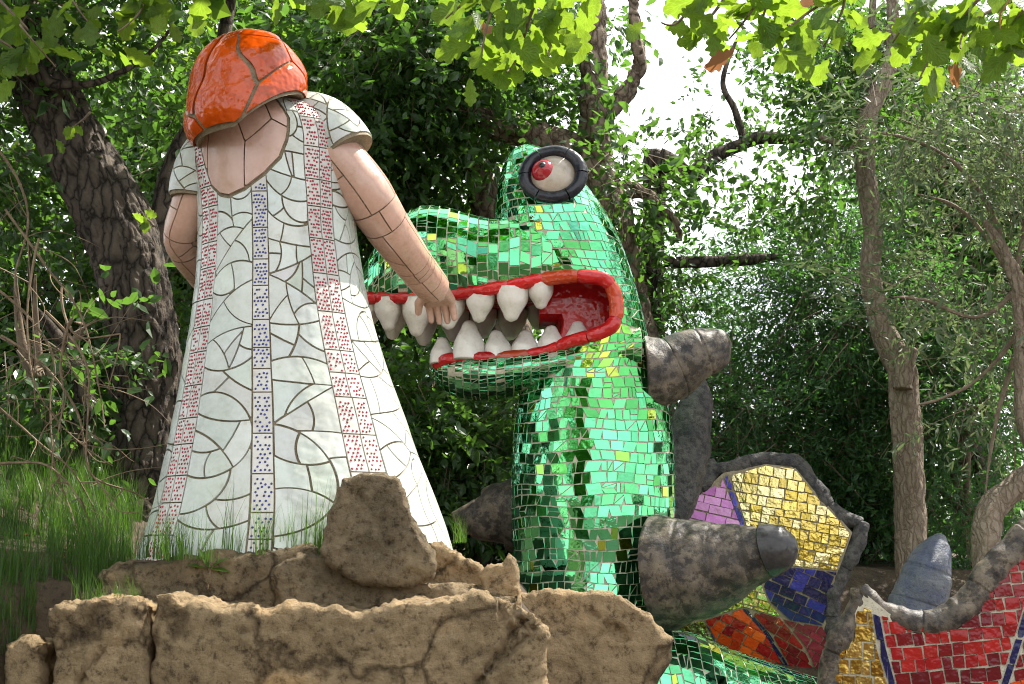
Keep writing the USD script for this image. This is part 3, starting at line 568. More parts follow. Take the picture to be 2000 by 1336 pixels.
# ---------------------------------------------------------------- the robed statue
statue = thing('woman_statue', 'tall mosaic statue of an orange-haired woman in a white tiled gown, seen from behind', 'statue')
YS = 6.0
tab = np.array([(1130, 268, 896), (1090, 280, 885), (1000, 308, 856), (900, 332, 816), (800, 352, 781), (720, 366, 752), (600, 384, 717), (520, 391, 702), (450, 393, 692), (400, 390, 690), (350, 382, 688), (300, 376, 690), (265, 378, 682), (235, 395, 655), (212, 420, 620), (196, 448, 585), (185, 480, 552)], float)
zt = np.array([P(580, p, YS)[2] for p in tab[:, 0]])
xl = np.array([P(p[1], p[0], YS)[0] for p in tab]); xr = np.array([P(p[2], p[0], YS)[0] for p in tab])
from scipy.interpolate import PchipInterpolator
fL, fR = PchipInterpolator(zt, xl), PchipInterpolator(zt, xr)
RREF = .5
def dress_c(z): z = np.clip(z, zt[0], zt[-1]); return (fL(z) + fR(z)) / 2, (fR(z) - fL(z)) / 2
def dress_raw(th, z):
    cx, r = dress_c(z)
    k = np.interp(z, [zt[0], P(580, 600, YS)[2], P(580, 300, YS)[2], zt[-1]], [.9, .85, .66, .8])
    lean = np.interp(z, [zt[0], zt[-4], zt[-1]], [0, 0, .06])
    return np.stack([cx + r * np.sin(th), YS + lean - r * k * np.cos(th), z], -1)
def S_dress(a, z, h):
    th = a / RREF; e = 1e-3
    p = dress_raw(th, z); u = dress_raw(th + e, z) - dress_raw(th - e, z); w = dress_raw(th, z + e) - dress_raw(th, z - e)
    return p + unit(np.cross(u, w)) * np.asarray(h)[..., None]
ZB, ZT = zt[0] + .02, zt[-1] - .01
aa, zz = np.meshgrid(np.linspace(-np.pi, np.pi, 161) * RREF, np.linspace(ZB, ZT, 120))
gv = S_dress(aa, zz, np.zeros_like(aa)).reshape(-1, 3); k = (np.arange(119)[:, None] * 161 + np.arange(160)[None]).ravel()
dress = part('dress', (np.vstack([gv, [gv[-161:].mean(0)]]), np.vstack([np.stack([k, k + 1, k + 162], -1), np.stack([k, k + 162, k + 161], -1), np.stack([119 * 161 + np.arange(160), 119 * 161 + np.arange(160) + 1, np.full(160, 120 * 161)], -1)])), 'grout_brown', statue, smooth=60)
def on_dress(px, py, Y=5.62):
    z = P(px, py, Y)[2]; cx, r = dress_c(z); x = P(px, py, Y)[0] * 1.0
    return np.array([np.arcsin(np.clip((x - cx) / r, -.98, .98)) * RREF, float(z)])
scoop = Polygon([on_dress(*p) for p in [(372, 250), (384, 305), (398, 345), (418, 366), (438, 372), (470, 360), (510, 330), (540, 296), (552, 262), (556, 215)]] + [np.array([0.1, ZT]), np.array([-.6, ZT])]).buffer(0)
rng = np.random.default_rng(11)
def white(): return np.array([.47, .492, .45]) * rng.uniform(.9, 1.08) + rng.normal(0, .008, 3)
def band(th, wd): 
    zs = np.linspace(ZB, ZT, 20)
    w = np.interp(zs, [ZB, P(580, 450, YS)[2], ZT], [wd, wd * 1.25, wd * 1.5]) * RREF
    return Polygon(np.r_[np.c_[th * RREF - w / 2, zs], np.c_[th * RREF + w / 2, zs][::-1]])
STRIPES = [(-.86, .29, 'red', 2), (-.075, .15, 'blue', 1), (.70, .29, 'red', 2), (1.75, .2, 'blue', 1), (2.6, .25, 'red', 2), (-1.85, .2, 'blue', 1), (-2.7, .25, 'red', 2)]
bands = [band(a, w) for a, w, *_ in STRIPES]
everything = sbox(-np.pi * RREF, ZB, np.pi * RREF, ZT)
free = everything.difference(shapely.union_all(bands)).difference(scoop)
zw = P(580, 450, YS)[2]
rad = lambda z: np.interp(z, [ZB, zw, zw + .4, ZT], [.094, .072, .046, .04])
tiles = []
for g in free.geoms:
    tiles += [(q, white()) for q in scales(g, rad, rng, .0042)]
tiles.sort(key=lambda q: -q[0].area * (1 if abs(q[0].centroid.x / RREF) < 1.6 else .05))
for q, col in tiles[:299]:
    part('tile', offset_tile(q, S_dress, .011, .05, .003), 'glazed_white', dress, smooth=30, tint=col)
def stuff_tiles(name, lst, mat, parent, smooth=30):
    if not lst: return
    m = cat_meshes([t[0] for t in lst]); tint = np.vstack([np.repeat(np.asarray(t[1])[None], len(t[0][0]), 0) for t in lst])
    if smooth: 
        tag(part(name, m, mat, parent, smooth=False, tint=tint), kind='stuff')
    else: tag(part(name, m, mat, parent, tint=tint), kind='stuff')
stuff_tiles('back_tiles', [(offset_tile(q, S_dress, .007, .07), c) for q, c in tiles[299:]], 'glazed_white', dress)
# the striped bands: small tiles set with raised glazed studs
studs = {'red': [], 'blue': []}
def stud(c, n, r):
    a = unit(np.cross(n, [0.3, .2, 1])); b = np.cross(n, a); th = np.arange(6) * np.pi / 3
    ring = c + r * (a * np.cos(th)[:, None] + b * np.sin(th)[:, None])
    mid = c + .75 * r * (a * np.cos(th)[:, None] + b * np.sin(th)[:, None]) + n * r * .45
    v = np.vstack([ring, mid, c + n * r * .6]); i = np.arange(6); j = (i + 1) % 6
    return v, np.vstack([np.stack([i, j, j + 6], -1), np.stack([i, j + 6, i + 6], -1), np.stack([i + 6, j + 6, np.full(6, 12)], -1)])
nb = 0
for (th, wd, colr, cols), bd in zip(STRIPES, bands):
    z = ZB
    while z < ZT - .05:
        h = rng.uniform(.10, .19)
        row = bd.intersection(sbox(-9, z, 9, min(z + h, ZT))).difference(scoop)
        z += h
        if row.is_empty or row.area < .001: continue
        x0, _, x1, _ = row.bounds; xm = (x0 + x1) / 2 + rng.normal(0, .003)
        cells = [row] if cols == 1 else [row.intersection(sbox(-9, -9, xm, 9)), row.intersection(sbox(xm, -9, 9, 9))]
        for c in cells:
            q = c.buffer(-.0032)
            if q.is_empty or q.geom_type != 'Polygon' or q.area < .0008 or q.interiors: continue
            nb += 1
            part('band_tile', offset_tile(q, S_dress, .009, .05), 'glazed_white', dress, smooth=30, tint=np.array([.50, .48, .44]) * rng.uniform(.93, 1.05))
            x0, y0, x1, y1 = q.bounds; stp = .0185
            for iy, yy in enumerate(np.arange(y0 + .012, y1 - .006, stp)):           # studs in plain staggered rows
                for xx in np.arange(x0 + .010 + (iy % 2) * stp / 2, x1 - .005, stp):
                    if rng.uniform() < .12: continue
                    pt = np.array([xx + rng.normal(0, .0018), yy + rng.normal(0, .0018)])
                    if not q.buffer(-.006).contains(Point(pt)): continue
                    c3 = S_dress(pt[:1], pt[1:], np.array([.0085]))[0]; n3 = unit(S_dress(pt[:1], pt[1:], np.array([.05]))[0] - c3)
                    studs[colr].append((stud(c3, n3, .0062), np.array([.28, .02, .035] if colr == 'red' else [.025, .03, .17]) * rng.uniform(.7, 1.3)))
for c in studs: stuff_tiles(f'{c}_studs', studs[c], 'glazed_dark', dress, 0)
# bare back above the neckline
for q in shards(scoop.buffer(-.012), 5, rng, .004, (1, 1.6)):
    part('skin_tile', offset_tile(q, S_dress, .014, .04, .004), 'glazed_skin', dress, smooth=30, tint=np.array([.44, .275, .215]) * rng.uniform(.93, 1.05))

# limbs of the statue as tiled sleeves round a path
def sleeve_fn(pts, radii):
    q = spline(np.c_[np.asarray(pts, float), np.asarray(radii, float)], 60)
    c, r = q[:, :3], q[:, 3]; t, a, b = frames(c)
    s = np.r_[0, np.cumsum(np.linalg.norm(np.diff(c, axis=0), axis=1))]
    rr = float(np.mean(r))
    def S(x, y, h):
        x, y = np.asarray(x, float), np.asarray(y, float); th = x / rr
        ip = lambda col: np.interp(y, s, col)
        C = np.stack([ip(c[:, k]) for k in range(3)], -1); A = unit(np.stack([ip(a[:, k]) for k in range(3)], -1)); B = unit(np.stack([ip(b[:, k]) for k in range(3)], -1))
        return C + (A * np.cos(th)[..., None] + B * np.sin(th)[..., None]) * (ip(r) + np.asarray(h))[..., None]
    return S, s[-1], rr
def tiled_limb(name, pts, radii, cuts, nth, mat, col, parent, grout='grout_brown', gap=.003, base=None, tn='tile'):
    S, L, rr = sleeve_fn(pts, radii)
    g = part(name, tube(pts, radii, 60, 32), grout, parent, smooth=60)
    for y0, y1 in zip(cuts[:-1], cuts[1:]):
        ths = np.sort(rng.uniform(-.18, .18, nth) + np.arange(nth) * 2 * np.pi / nth + rng.uniform(0, 1))
        for i in range(nth):
            x0, x1 = ths[i] * rr, (ths[i + 1] if i + 1 < nth else ths[0] + 2 * np.pi) * rr
            q = sbox(x0, y0 * L, x1, y1 * L)
            if q.area > .012 and rng.uniform() < .7 :
                cut = affinity.rotate(sbox(-1, q.centroid.y, 1, 9), rng.uniform(-35, 35), origin=q.centroid)
                qs = [q.intersection(cut), q.difference(cut)] if rng.uniform() < .4 else [q]
            else: qs = [q]
            for z in qs:
                z = z.buffer(-gap)
                if z.geom_type == 'Polygon' and z.area > .0003: part(tn, offset_tile(z, S, .006, .03, .003), mat, g, smooth=30, tint=col * rng.uniform(.93, 1.06))
    return g
SKIN = np.array([.47, .285, .215])
arm = tiled_limb('arm', [P(640, 285, 5.94), P(706, 366, 5.95), P(765, 455, 6.12), P(812, 520, 6.38), P(846, 562, 6.6)], [.124, .124, .108, .096, .088], [0, .34, .44, .72, .8, 1.0], 4, 'glazed_skin', SKIN, statue)
other = tiled_limb('arm', [P(385, 375, 6.0), P(362, 430, 6.02), P(355, 470, 6.1), P(385, 520, 6.3), P(420, 560, 6.55)], [.10, .085, .082, .08, .075], [0, .3, .45, .7, 1.0], 4, 'glazed_skin', SKIN, statue)
def hand(wrist, fwd, side, out, parent, s=1.0):
    """A relaxed hand: palm, four unequal bent fingers and a thumb leaving the side of the palm."""
    fwd, side = unit(fwd), unit(side); nrm = unit(np.cross(fwd, side)); side = np.cross(nrm, fwd)
    W = lambda f, x, n: np.asarray(wrist) + s * (fwd * f + side * x + nrm * n)
    man = hull_chain([(W(-.03, 0, 0), .070 * s), (W(.03, 0, 0), .062 * s)])
    man += m3.Manifold.batch_hull([m3.Manifold.sphere(r * s, 18).translate(list(map(float, W(*p)))) for p, r in (((.02, -.035, 0), .04), ((.02, .035, 0), .04), ((.12, -.062, 0), .026), ((.12, .062, 0), .026), ((.13, 0, .006), .028))])
    for x, L in ((-.058, .085), (-.02, .105), (.02, .10), (.057, .078)):
        man += hull_chain([(W(.11, x, 0), .023 * s), (W(.12 + L * .5, x * 1.06, -.012), .021 * s), (W(.12 + L * .8, x * 1.08, -.035), .019 * s), (W(.12 + L, x * 1.08, -.058), .016 * s)])
    man += hull_chain([(W(.03, .05, -.01), .03 * s), (W(.07, .098, -.03), .024 * s), (W(.115, .112, -.055), .019 * s)])
    v, f = soft(man, .010, 8)
    return part('hand', (v, f), 'glazed_skin', parent, smooth=True, tint=SKIN)
hand(P(848, 562, 6.6), P(864, 606, 6.78) - P(848, 562, 6.6), np.array([-.8, .5, -.3]), None, statue, 1.04)
# short sleeves
sl = [P(590, 222, 5.99), P(640, 248, 5.95), P(682, 296, 5.92)]
def tile_sleeve(pts, radii, seed):
    S, L, rr = sleeve_fn(pts, radii)
    g = part('sleeve', tube(pts, radii, 50, 36), 'grout_brown', statue, smooth=60)
    reg = sbox(0, .01, 2 * np.pi * rr, L - .012); r2 = np.random.default_rng(seed)
    for q in scales(reg, lambda z: .05, r2, .0035): part('tile', offset_tile(q, S, .007, .03), 'glazed_white', g, smooth=30, tint=white())
tile_sleeve(sl, [.110, .136, .131], 3)
tile_sleeve([P(440, 270, 6.0), P(400, 310, 5.98), P(374, 388, 5.98)], [.09, .118, .104], 4)
# hair: large glazed pieces over a rounded head
HC = P(488, 186, 5.86); HS = 5.86 / FPX * 1.03
def S_hair(a, b, h):
    """a: around (metres at the equator), b: 0 at the crown to 1 at the cut edge."""
    ph = np.asarray(a, float) / .28; b = np.asarray(b, float)
    psi = b * np.radians(133 - 8 * np.cos(2 * ph) * 0 - np.where(np.sin(ph) > 0, 40, 8) * np.sin(ph))
    R = np.stack([108 * HS + 0 * psi, 112 * HS + 0 * psi, 124 * HS + 0 * psi])
    d = np.stack([np.sin(psi) * np.sin(ph), -np.sin(psi) * np.cos(ph), np.cos(psi)], -1)
    r = 1 / np.sqrt((d[..., 0] / R[0]) ** 2 + (d[..., 1] / R[1]) ** 2 + (d[..., 2] / R[2]) ** 2)
    r = r * (1 + .27 * sstep(1.5, 2.3, psi))
    tilt = -.02; x, z = d[..., 0] * (r + h), d[..., 2] * (r + h)
    wave = .006 * np.sin(ph * 5 + b * 9)
    return HC + np.stack([x * math.cos(tilt) - z * math.sin(tilt) + wave, d[..., 1] * (r + h), x * math.sin(tilt) + z * math.cos(tilt)], -1)
aa, bb = np.meshgrid(np.linspace(-np.pi, np.pi, 97) * .28, np.linspace(.001, 1, 50))
gv = S_hair(aa, bb, 0 * aa).reshape(-1, 3); k = (np.arange(49)[:, None] * 97 + np.arange(96)[None]).ravel()
low = S_hair(aa[-1], bb[-1], np.full(97, -.09)) ; nV = len(gv)
ke = np.arange(96)
hair = part('hair', outward((np.vstack([gv, low, [low.mean(0)]]), np.vstack([np.stack([k, k + 98, k + 1], -1), np.stack([k, k + 97, k + 98], -1), np.stack([nV - 97 + ke, nV + ke, nV + ke + 1], -1), np.stack([nV - 97 + ke, nV + ke + 1, nV - 97 + ke + 1], -1), np.stack([nV + ke, np.full(96, nV + 97), nV + ke + 1], -1)]))), 'grout_brown', statue, smooth=70)
hr = np.random.default_rng(42)
for q in shards(sbox(-np.pi * .28, .16, np.pi * .28, .98), 13, hr, .0001, (1, 1.5)):
    q = q.buffer(-.011)
    # wavy cut edges
    q = shapely.segmentize(q, .03); xy = np.array(q.exterior.coords)
    xy = xy + np.c_[np.sin(xy[:, 1] * 22) * .006, np.sin(xy[:, 0] * 18) * .008]
    q = Polygon(xy).buffer(0)
    if q.geom_type == 'Polygon': part('tile', offset_tile(q, S_hair, .012, .028, .010), 'glazed_colour', hair, smooth=40, tint=np.array([.40, .05, .002]) * hr.uniform(.88, 1.1))
for kk in range(4):
    q = sbox(-np.pi * .28 + kk * .44 + .01, .02, -np.pi * .28 + kk * .44 + .43, .15)
    part('tile', offset_tile(q, S_hair, .012, .03, .006), 'glazed_colour', hair, smooth=40, tint=np.array([.40, .055, .003]))
# the neck between hair and gown
part('neck', tube([P(505, 330, 6.02), P(495, 250, 5.95), P(490, 190, 5.9)], [.20, .15, .14], 20, 28), 'glazed_skin', statue, smooth=True, tint=SKIN)
# ---------------------------------------------------------------- the green dragon
dragon = thing('dragon_statue', 'large dragon statue of green mirror tiles with open red mouth and brown horns', 'statue')
YD = 7.3
def tower(tabpx, Y, dfun=None):
    """A body whose level cross sections are ovals: (py, left, right, half depth)."""
    tb = np.array(sorted(tabpx, key=lambda q: -q[0]), float)
    z = np.array([P(1100, p, Y)[2] for p in tb[:, 0]])
    L = np.array([P(q[1], q[0], Y)[0] for q in tb]); R = np.array([P(q[2], q[0], Y)[0] for q in tb])
    fl, fr, fd = PchipInterpolator(z, L), PchipInterpolator(z, R), PchipInterpolator(z, tb[:, 3])
    def S(s, th):
        l, r = fl(s), fr(s)
        return np.stack([(l + r) / 2 + (r - l) / 2 * np.sin(th), Y - fd(s) * np.cos(th), s + 0 * th], -1)
    return S, z[0], z[-1]
def beam(tabpx, Y, e=1.0):
    """A body whose upright cross sections are ovals: (px, top, bottom, half depth)."""
    tb = np.array(sorted(tabpx, key=lambda q: -q[0]), float)
    x = np.array([P(q[0], (q[1] + q[2]) / 2, Y)[0] for q in tb])
    T = np.array([P(q[0], q[1], Y)[2] for q in tb]); B = np.array([P(q[0], q[2], Y)[2] for q in tb])
    o = np.argsort(x)
    ft, fb, fd = PchipInterpolator(x[o], T[o]), PchipInterpolator(x[o], B[o]), PchipInterpolator(x[o], tb[o, 3])
    sg = lambda q: np.sign(q) * np.abs(q) ** e
    def S(s, th):
        t, b = ft(s), fb(s)
        return np.stack([s + 0 * th, Y - fd(s) * sg(np.cos(th)), (t + b) / 2 + (t - b) / 2 * sg(np.sin(th))], -1)
    return S, x[o][0], x[o][-1]
def closed(S, s0, s1, n=90, seg=72):
    s, th = np.meshgrid(np.linspace(s0, s1, n), np.arange(seg) * 2 * np.pi / seg, indexing='ij')
    v = S(s, th).reshape(-1, 3)
    i = np.arange(n - 1)[:, None] * seg + np.arange(seg)[None]; j = np.arange(n - 1)[:, None] * seg + (np.arange(seg)[None] + 1) % seg
    f = np.vstack([np.stack([i, j, j + seg], -1).reshape(-1, 3), np.stack([i, j + seg, i + seg], -1).reshape(-1, 3)])
    k = np.arange(seg); kk = (k + 1) % seg; m = len(v)
    f = np.vstack([f, np.stack([kk, k, np.full(seg, m)], -1), np.stack([k + (n - 1) * seg, kk + (n - 1) * seg, np.full(seg, m + 1)], -1)])
    return outward((np.vstack([v, [v[:seg].mean(0)], [v[-seg:].mean(0)]]), f))
NECK = tower([(1420, 940, 1345, .50), (1250, 985, 1318, .48), (1100, 1004, 1304, .455), (1000, 999, 1316, .46), (920, 1000, 1316, .46), (850, 1004, 1311, .455), (780, 1014, 1300, .45), (730, 1030, 1286, .45), (690, 1070, 1270, .45), (640, 1085, 1258, .45), (590, 1050, 1246, .46), (540, 1000, 1232, .47), (490, 976, 1215, .46), (440, 968, 1192, .43), (400, 970, 1168, .38), (360, 975, 1136, .32), (325, 984, 1100, .25), (302, 998, 1068, .17), (291, 1012, 1044, .09), (287, 1022, 1034, .03)], YD)
SNOUT = beam([(1180, 470, 640, .40), (1100, 430, 640, .45), (1020, 430, 640, .46), (960, 436, 632, .455), (910, 424, 628, .44), (870, 412, 625, .42), (830, 408, 622, .39), (790, 424, 620, .35), (755, 462, 618, .29), (725, 505, 614, .22), (705, 540, 610, .14), (694, 570, 600, .06)], YD, .92)
JAW = beam([(1240, 640, 750, .42), (1180, 660, 752, .44), (1110, 684, 756, .43), (1050, 696, 764, .41), (990, 702, 774, .39), (940, 700, 780, .36), (900, 696, 776, .31), (868, 700, 762, .23), (850, 710, 742, .12), (845, 720, 732, .05)], YD, .95)
BODY = beam([(1120, 1250, 1600, .5), (1240, 1226, 1600, .62), (1330, 1232, 1600, .66), (1430, 1268, 1600, .66), (1530, 1302, 1600, .6), (1640, 1340, 1600, .5), (1760, 1400, 1600, .2)], 7.05)
PARTS = {'neck': NECK, 'snout': SNOUT, 'lower_jaw': JAW, 'body': BODY}
solids = {k: manifold(closed(*v)) for k, v in PARTS.items()}
mouth_px = [(640, 592), (760, 598), (850, 597), (930, 592), (1000, 584), (1080, 572), (1150, 570), (1182, 580), (1192, 620), (1190, 652), (1172, 672), (1120, 684), (1050, 694), (990, 700), (930, 702), (870, 704), (835, 708), (800, 760), (640, 760)]
mouth = Polygon(PP(mouth_px, YD)[:, [0, 2]])
def prism(poly, y0, y1):
    poly = shapely.geometry.polygon.orient(poly)
    mm = m3.Manifold.extrude(m3.CrossSection([np.array(poly.exterior.coords)[:-1].tolist()], m3.FillRule.NonZero), y1 - y0)
    return mm.rotate((90, 0, 0)).translate((0, y1, 0))
cut = prism(mouth.buffer(.028), YD - 1, YD + 1)
hollow = prism(mouth, YD - 1, YD + 1)
allin = solids['neck'] + solids['snout'] + solids['lower_jaw']
lining = (allin ^ cut) - hollow
# the back of the throat, a wall inside the mouth
throat = allin ^ hollow ^ prism(Polygon(PP([(1052, 540), (1240, 540), (1240, 720), (1052, 720)], YD)[:, [0, 2]]), YD - .24, YD + .24)
def to_vf(man):
    m = man.to_mesh(); return np.array(m.vert_properties[:, :3], float), np.array(m.tri_verts)
RED = np.array([.40, .011, .012])
part('mouth_lining', to_vf(lining), 'glazed_colour', dragon, smooth=25, tint=RED)
part('throat', to_vf(throat), 'glazed_colour', dragon, smooth=25, tint=RED * .8)
tri_solids = {k: trimesh.Trimesh(*to_vf(v), process=False) for k, v in solids.items()}
base_prim = {k: part(k, to_vf(v - cut if k != 'body' else v), 'grout_pale', dragon, smooth=50) for k, v in solids.items()}
rng = np.random.default_rng(17)
GREENS = np.array([(.15, .62, .30), (.13, .55, .22), (.10, .43, .12), (.18, .68, .38), (.46, .58, .09), (.26, .60, .10)])
def green(c):
    g = meshkit.fbm(c[None] * 1.6, 3, 4)[0] + rng.normal(0, .06)
    k = 3 if g > .54 else 0 if g > .42 else 1 if g > .34 else 2
    if rng.uniform() < .03 + .3 * (meshkit.noise(c[None] * 1.9, 8)[0] > .74): k = rng.choice([4, 5])
    return GREENS[k] * rng.uniform(.92, 1.06)
def flat_tile(cs, n, thick=.0045, chamfer=.0012):
    """A flat glass piece with its corners on the plane nearest to the surface, the upper edge slightly bevelled."""
    c = cs.mean(0); n = unit(n + rng.normal(0, .0045, 3))
    q = cs - ((cs - c) @ n)[:, None] * n
    ins = c + (q - c) * (1 - chamfer / np.maximum(np.linalg.norm(q - c, axis=1, keepdims=True), .01))
    m = len(q); i = np.arange(m); j = (i + 1) % m
    v = np.vstack([ins + n * thick, q + n * (thick - .0012), q - n * .006])
    f = np.vstack([np.stack([np.zeros(m - 2, int), np.arange(1, m - 1), np.arange(2, m)], -1), np.stack([i + m, j + m, j], -1), np.stack([i + m, j, i], -1), np.stack([i + 2 * m, j + 2 * m, j + m], -1), np.stack([i + 2 * m, j + m, i + m], -1)])
    a = np.cross(v[1] - v[0], v[2] - v[0])
    return (v, f[:, ::-1]) if a @ n < 0 else (v, f)
def tile_body(name, size, gap=.0028):
    S, s0, s1 = PARTS[name]
    ss = np.linspace(s0, s1, 400); out = []
    # rows follow the longest profile line
    pr = np.stack([S(ss, np.full(400, a)) for a in (0, np.pi / 2, np.pi, -np.pi / 2)])
    ln = np.r_[0, np.cumsum(np.linalg.norm(np.diff(pr, axis=1), axis=2).max(0))]
    rows = max(3, int(ln[-1] / size)); edges = np.interp(np.linspace(0, ln[-1], rows + 1), ln, ss)
    for r in range(rows):
        mid = (edges[r] + edges[r + 1]) / 2; tt = np.linspace(0, 2 * np.pi, 200)
        C = S(np.full(200, mid), tt); cl = np.r_[0, np.cumsum(np.linalg.norm(np.diff(C, axis=0), axis=1))]
        n = max(3, int(cl[-1] / (size * rng.uniform(.92, 1.18))))
        w = rng.uniform(.6, 1.4, n); e = np.interp(np.r_[0, np.cumsum(w)] / w.sum() * cl[-1] , cl, tt) + rng.uniform(0, 6)
        for k in range(n):
            sub = [(0, 1, 0, 1)]
            if rng.uniform() < .12: sub = [(0, .5, 0, 1), (.5, 1, 0, 1)]
            elif rng.uniform() < .07: sub = [(0, 1, 0, .5), (0, 1, .5, 1)]
            for (u0, u1, v0, v1) in sub:
                ea, eb = e[k] + (e[k + 1] - e[k]) * u0, e[k] + (e[k + 1] - e[k]) * u1
                sa, sb = edges[r] + (edges[r + 1] - edges[r]) * v0, edges[r] + (edges[r + 1] - edges[r]) * v1
                wob = lambda t, lev: lev + (edges[1] - edges[0]) * .14 * math.sin(t * 5 + lev * 7)
                th = np.array([ea, eb, eb, ea]) + np.array([1, 1, -1, -1]) * rng.normal(0, .10) * (eb - ea)
                sv = np.array([wob(ea, sa), wob(eb, sa), wob(eb, sb), wob(ea, sb)]) + rng.normal(0, .03, 4) * (sb - sa)
                cs = S(np.clip(sv, s0, s1), th)
                polys = [cs] if rng.uniform() > .08 else [cs[[0, 1, 2]], cs[[0, 2, 3]]]
                for q in polys:
                    c = q.mean(0)
                    q2 = np.empty_like(q); m = len(q)
                    for a in range(m):                                     # draw the edges in by the width of the joint
                        p0, p1, p2 = q[a - 1], q[a], q[(a + 1) % m]
                        d1, d2 = unit(p0 - p1), unit(p2 - p1); si = max(np.linalg.norm(np.cross(d1, d2)), .35)
                        q2[a] = p1 + (d1 + d2) * gap / si
                    st, tt2 = sv.mean(), th.mean(); ep = (s1 - s0) * 1e-3
                    nn = np.cross(S(np.array(min(st + ep, s1)), np.array(tt2)) - S(np.array(max(st - ep, s0)), np.array(tt2)), S(np.array(st), np.array(tt2 + .01)) - S(np.array(st), np.array(tt2 - .01)))
                    if np.linalg.norm(nn) < 1e-12: continue
                    nn = unit(nn)
                    ce = S(np.array(st), np.linspace(0, 6.283, 9)[:8]).mean(0)
                    if nn @ (c - ce) < 0: nn = -nn
                    if np.linalg.norm(np.cross(q2[1] - q2[0], q2[2] - q2[0])) < 7e-5: continue
                    out.append((q2, c, nn))
    C = np.array([o[1] for o in out]); keep = np.ones(len(out), bool)
    for k2, t in tri_solids.items():
        if k2 != name: keep &= ~t.contains(C + np.array([o[2] for o in out]) * .012)
    if name != 'body':
        keep &= ~shapely.contains_xy(mouth.buffer(.020), C[:, 0], C[:, 2])
    return [out[i] for i in np.nonzero(keep)[0]]
SMALL = []
allt = []
for nm, sz in (('neck', .060), ('snout', .060), ('lower_jaw', .050), ('body', .062)):
    for q, c, n in tile_body(nm, sz):
        pr = project(q); area = abs(Polygon(pr).area) * (1 if n @ (np.array([0, 0, EYE]) - c) > 0 else .02)
        if not (0 < pr[:, 0].mean() < 2000 and pr[:, 1].mean() < 1336): area *= .02
        allt.append((area, nm, flat_tile(q, n), green(c)))
allt.sort(key=lambda q: -q[0])
for a, nm, m, col in allt[:300]: part('mirror_tile', m, 'mirror_glass', base_prim[nm], tint=col)
stuff_tiles('small_mirror_tiles', [(m, col) for a, nm, m, col in allt[300:]], 'mirror_glass', dragon, 0)
print('dragon tiles', len(allt))
# red lips: glazed lengths along the rim of the mouth
def lip_point(px, py, side, src):
    S, s0, s1 = PARTS[src]; x, z = P(px, py, YD)[[0, 2]]
    if src == 'neck':
        l = S(np.array(z), np.array([np.pi / 2, -np.pi / 2])); cx, hw = l[:, 0].mean(), abs(l[0, 0] - l[1, 0]) / 2
        d = abs(S(np.array(z), np.array(0.))[1] - YD) * math.sqrt(max(1 - ((x - cx) / hw) ** 2, .02))
    else:
        t = S(np.array(np.clip(x, s0, s1)), np.array([np.pi / 2, -np.pi / 2])); cz, hz = t[:, 2].mean(), abs(t[0, 2] - t[1, 2]) / 2
        d = abs(S(np.array(np.clip(x, s0, s1)), np.array(0.))[1] - YD) * max(1 - min(abs((z - cz) / hz), .93) ** 2, .02) ** .5
    return np.array([x, YD + side * d, z])
for side in (-1, 1):
    up = [(696, 590), (735, 593), (780, 595), (850, 596), (920, 592), (990, 584), (1060, 573)]
    dn = [(1060, 702), (1000, 709), (940, 713), (890, 713), (856, 718)]
    cor = [(1120, 570), (1165, 574), (1188, 598), (1193, 630), (1186, 658), (1150, 678), (1110, 686)]
    full = [lip_point(*p, side, 'snout') for p in up] + [lip_point(*p, side, 'neck') for p in cor] + [lip_point(*p, side, 'lower_jaw') for p in dn]
    full = spline(np.array(full), 120)
    for a in range(0, 120, 8):
        seg = full[a:min(a + 9, 120)]
        if len(seg) > 3: part('lip', tube(seg, [.036] + [.042] * (len(seg) - 2) + [.036], 12, 12), 'glazed_colour', dragon, smooth=40, tint=RED * rng.uniform(.8, 1.15) + np.array([0, .03, 0]) * (rng.uniform() < .3))
# teeth: blunt cones with a broad root
def tooth(px, py, side, src, length, r, up, lean=0.0, inset=.03):
    b = lip_point(px, py, side, src); b = b - [0, side * inset, 0]
    u = np.array([lean, side * .10 * (-1), 1.0 if up else -1.0]); u = unit(u)
    b = b - u * .02
    pts = [b, b + u * length * .35, b + u * length * .75, b + u * length * .96, b + u * length]
    part('tooth', tube(pts, [r, r * .95, r * .55, r * .29, r * .07], 22, 16, lambda s, th, rr: rr * .07 * np.sin(th * 3 + px)), 'glazed_white', dragon, smooth=True, tint=np.array([.58, .55, .50]) * rng.uniform(.92, 1.05))
for side in (-1, 1):
    for px, py, L, r in ((716, 596, .17, .066), (764, 598, .20, .074), (820, 600, .23, .082), (882, 599, .20, .08), (942, 596, .18, .074), (1000, 590, .20, .082), (1052, 584, .15, .066)):
        tooth(px, py, side, 'snout', L * 1.0, r * 1.15, False, .05 * rng.normal())
    for px, py, L, r in ((866, 714, .17, .066), (916, 711, .25, .085), (972, 709, .19, .078), (1024, 705, .18, .074), (1076, 698, .18, .074), (1126, 688, .17, .07)):
        tooth(px, py, side, 'lower_jaw', L * 1.0, r * 1.15, True, .04 * rng.normal())
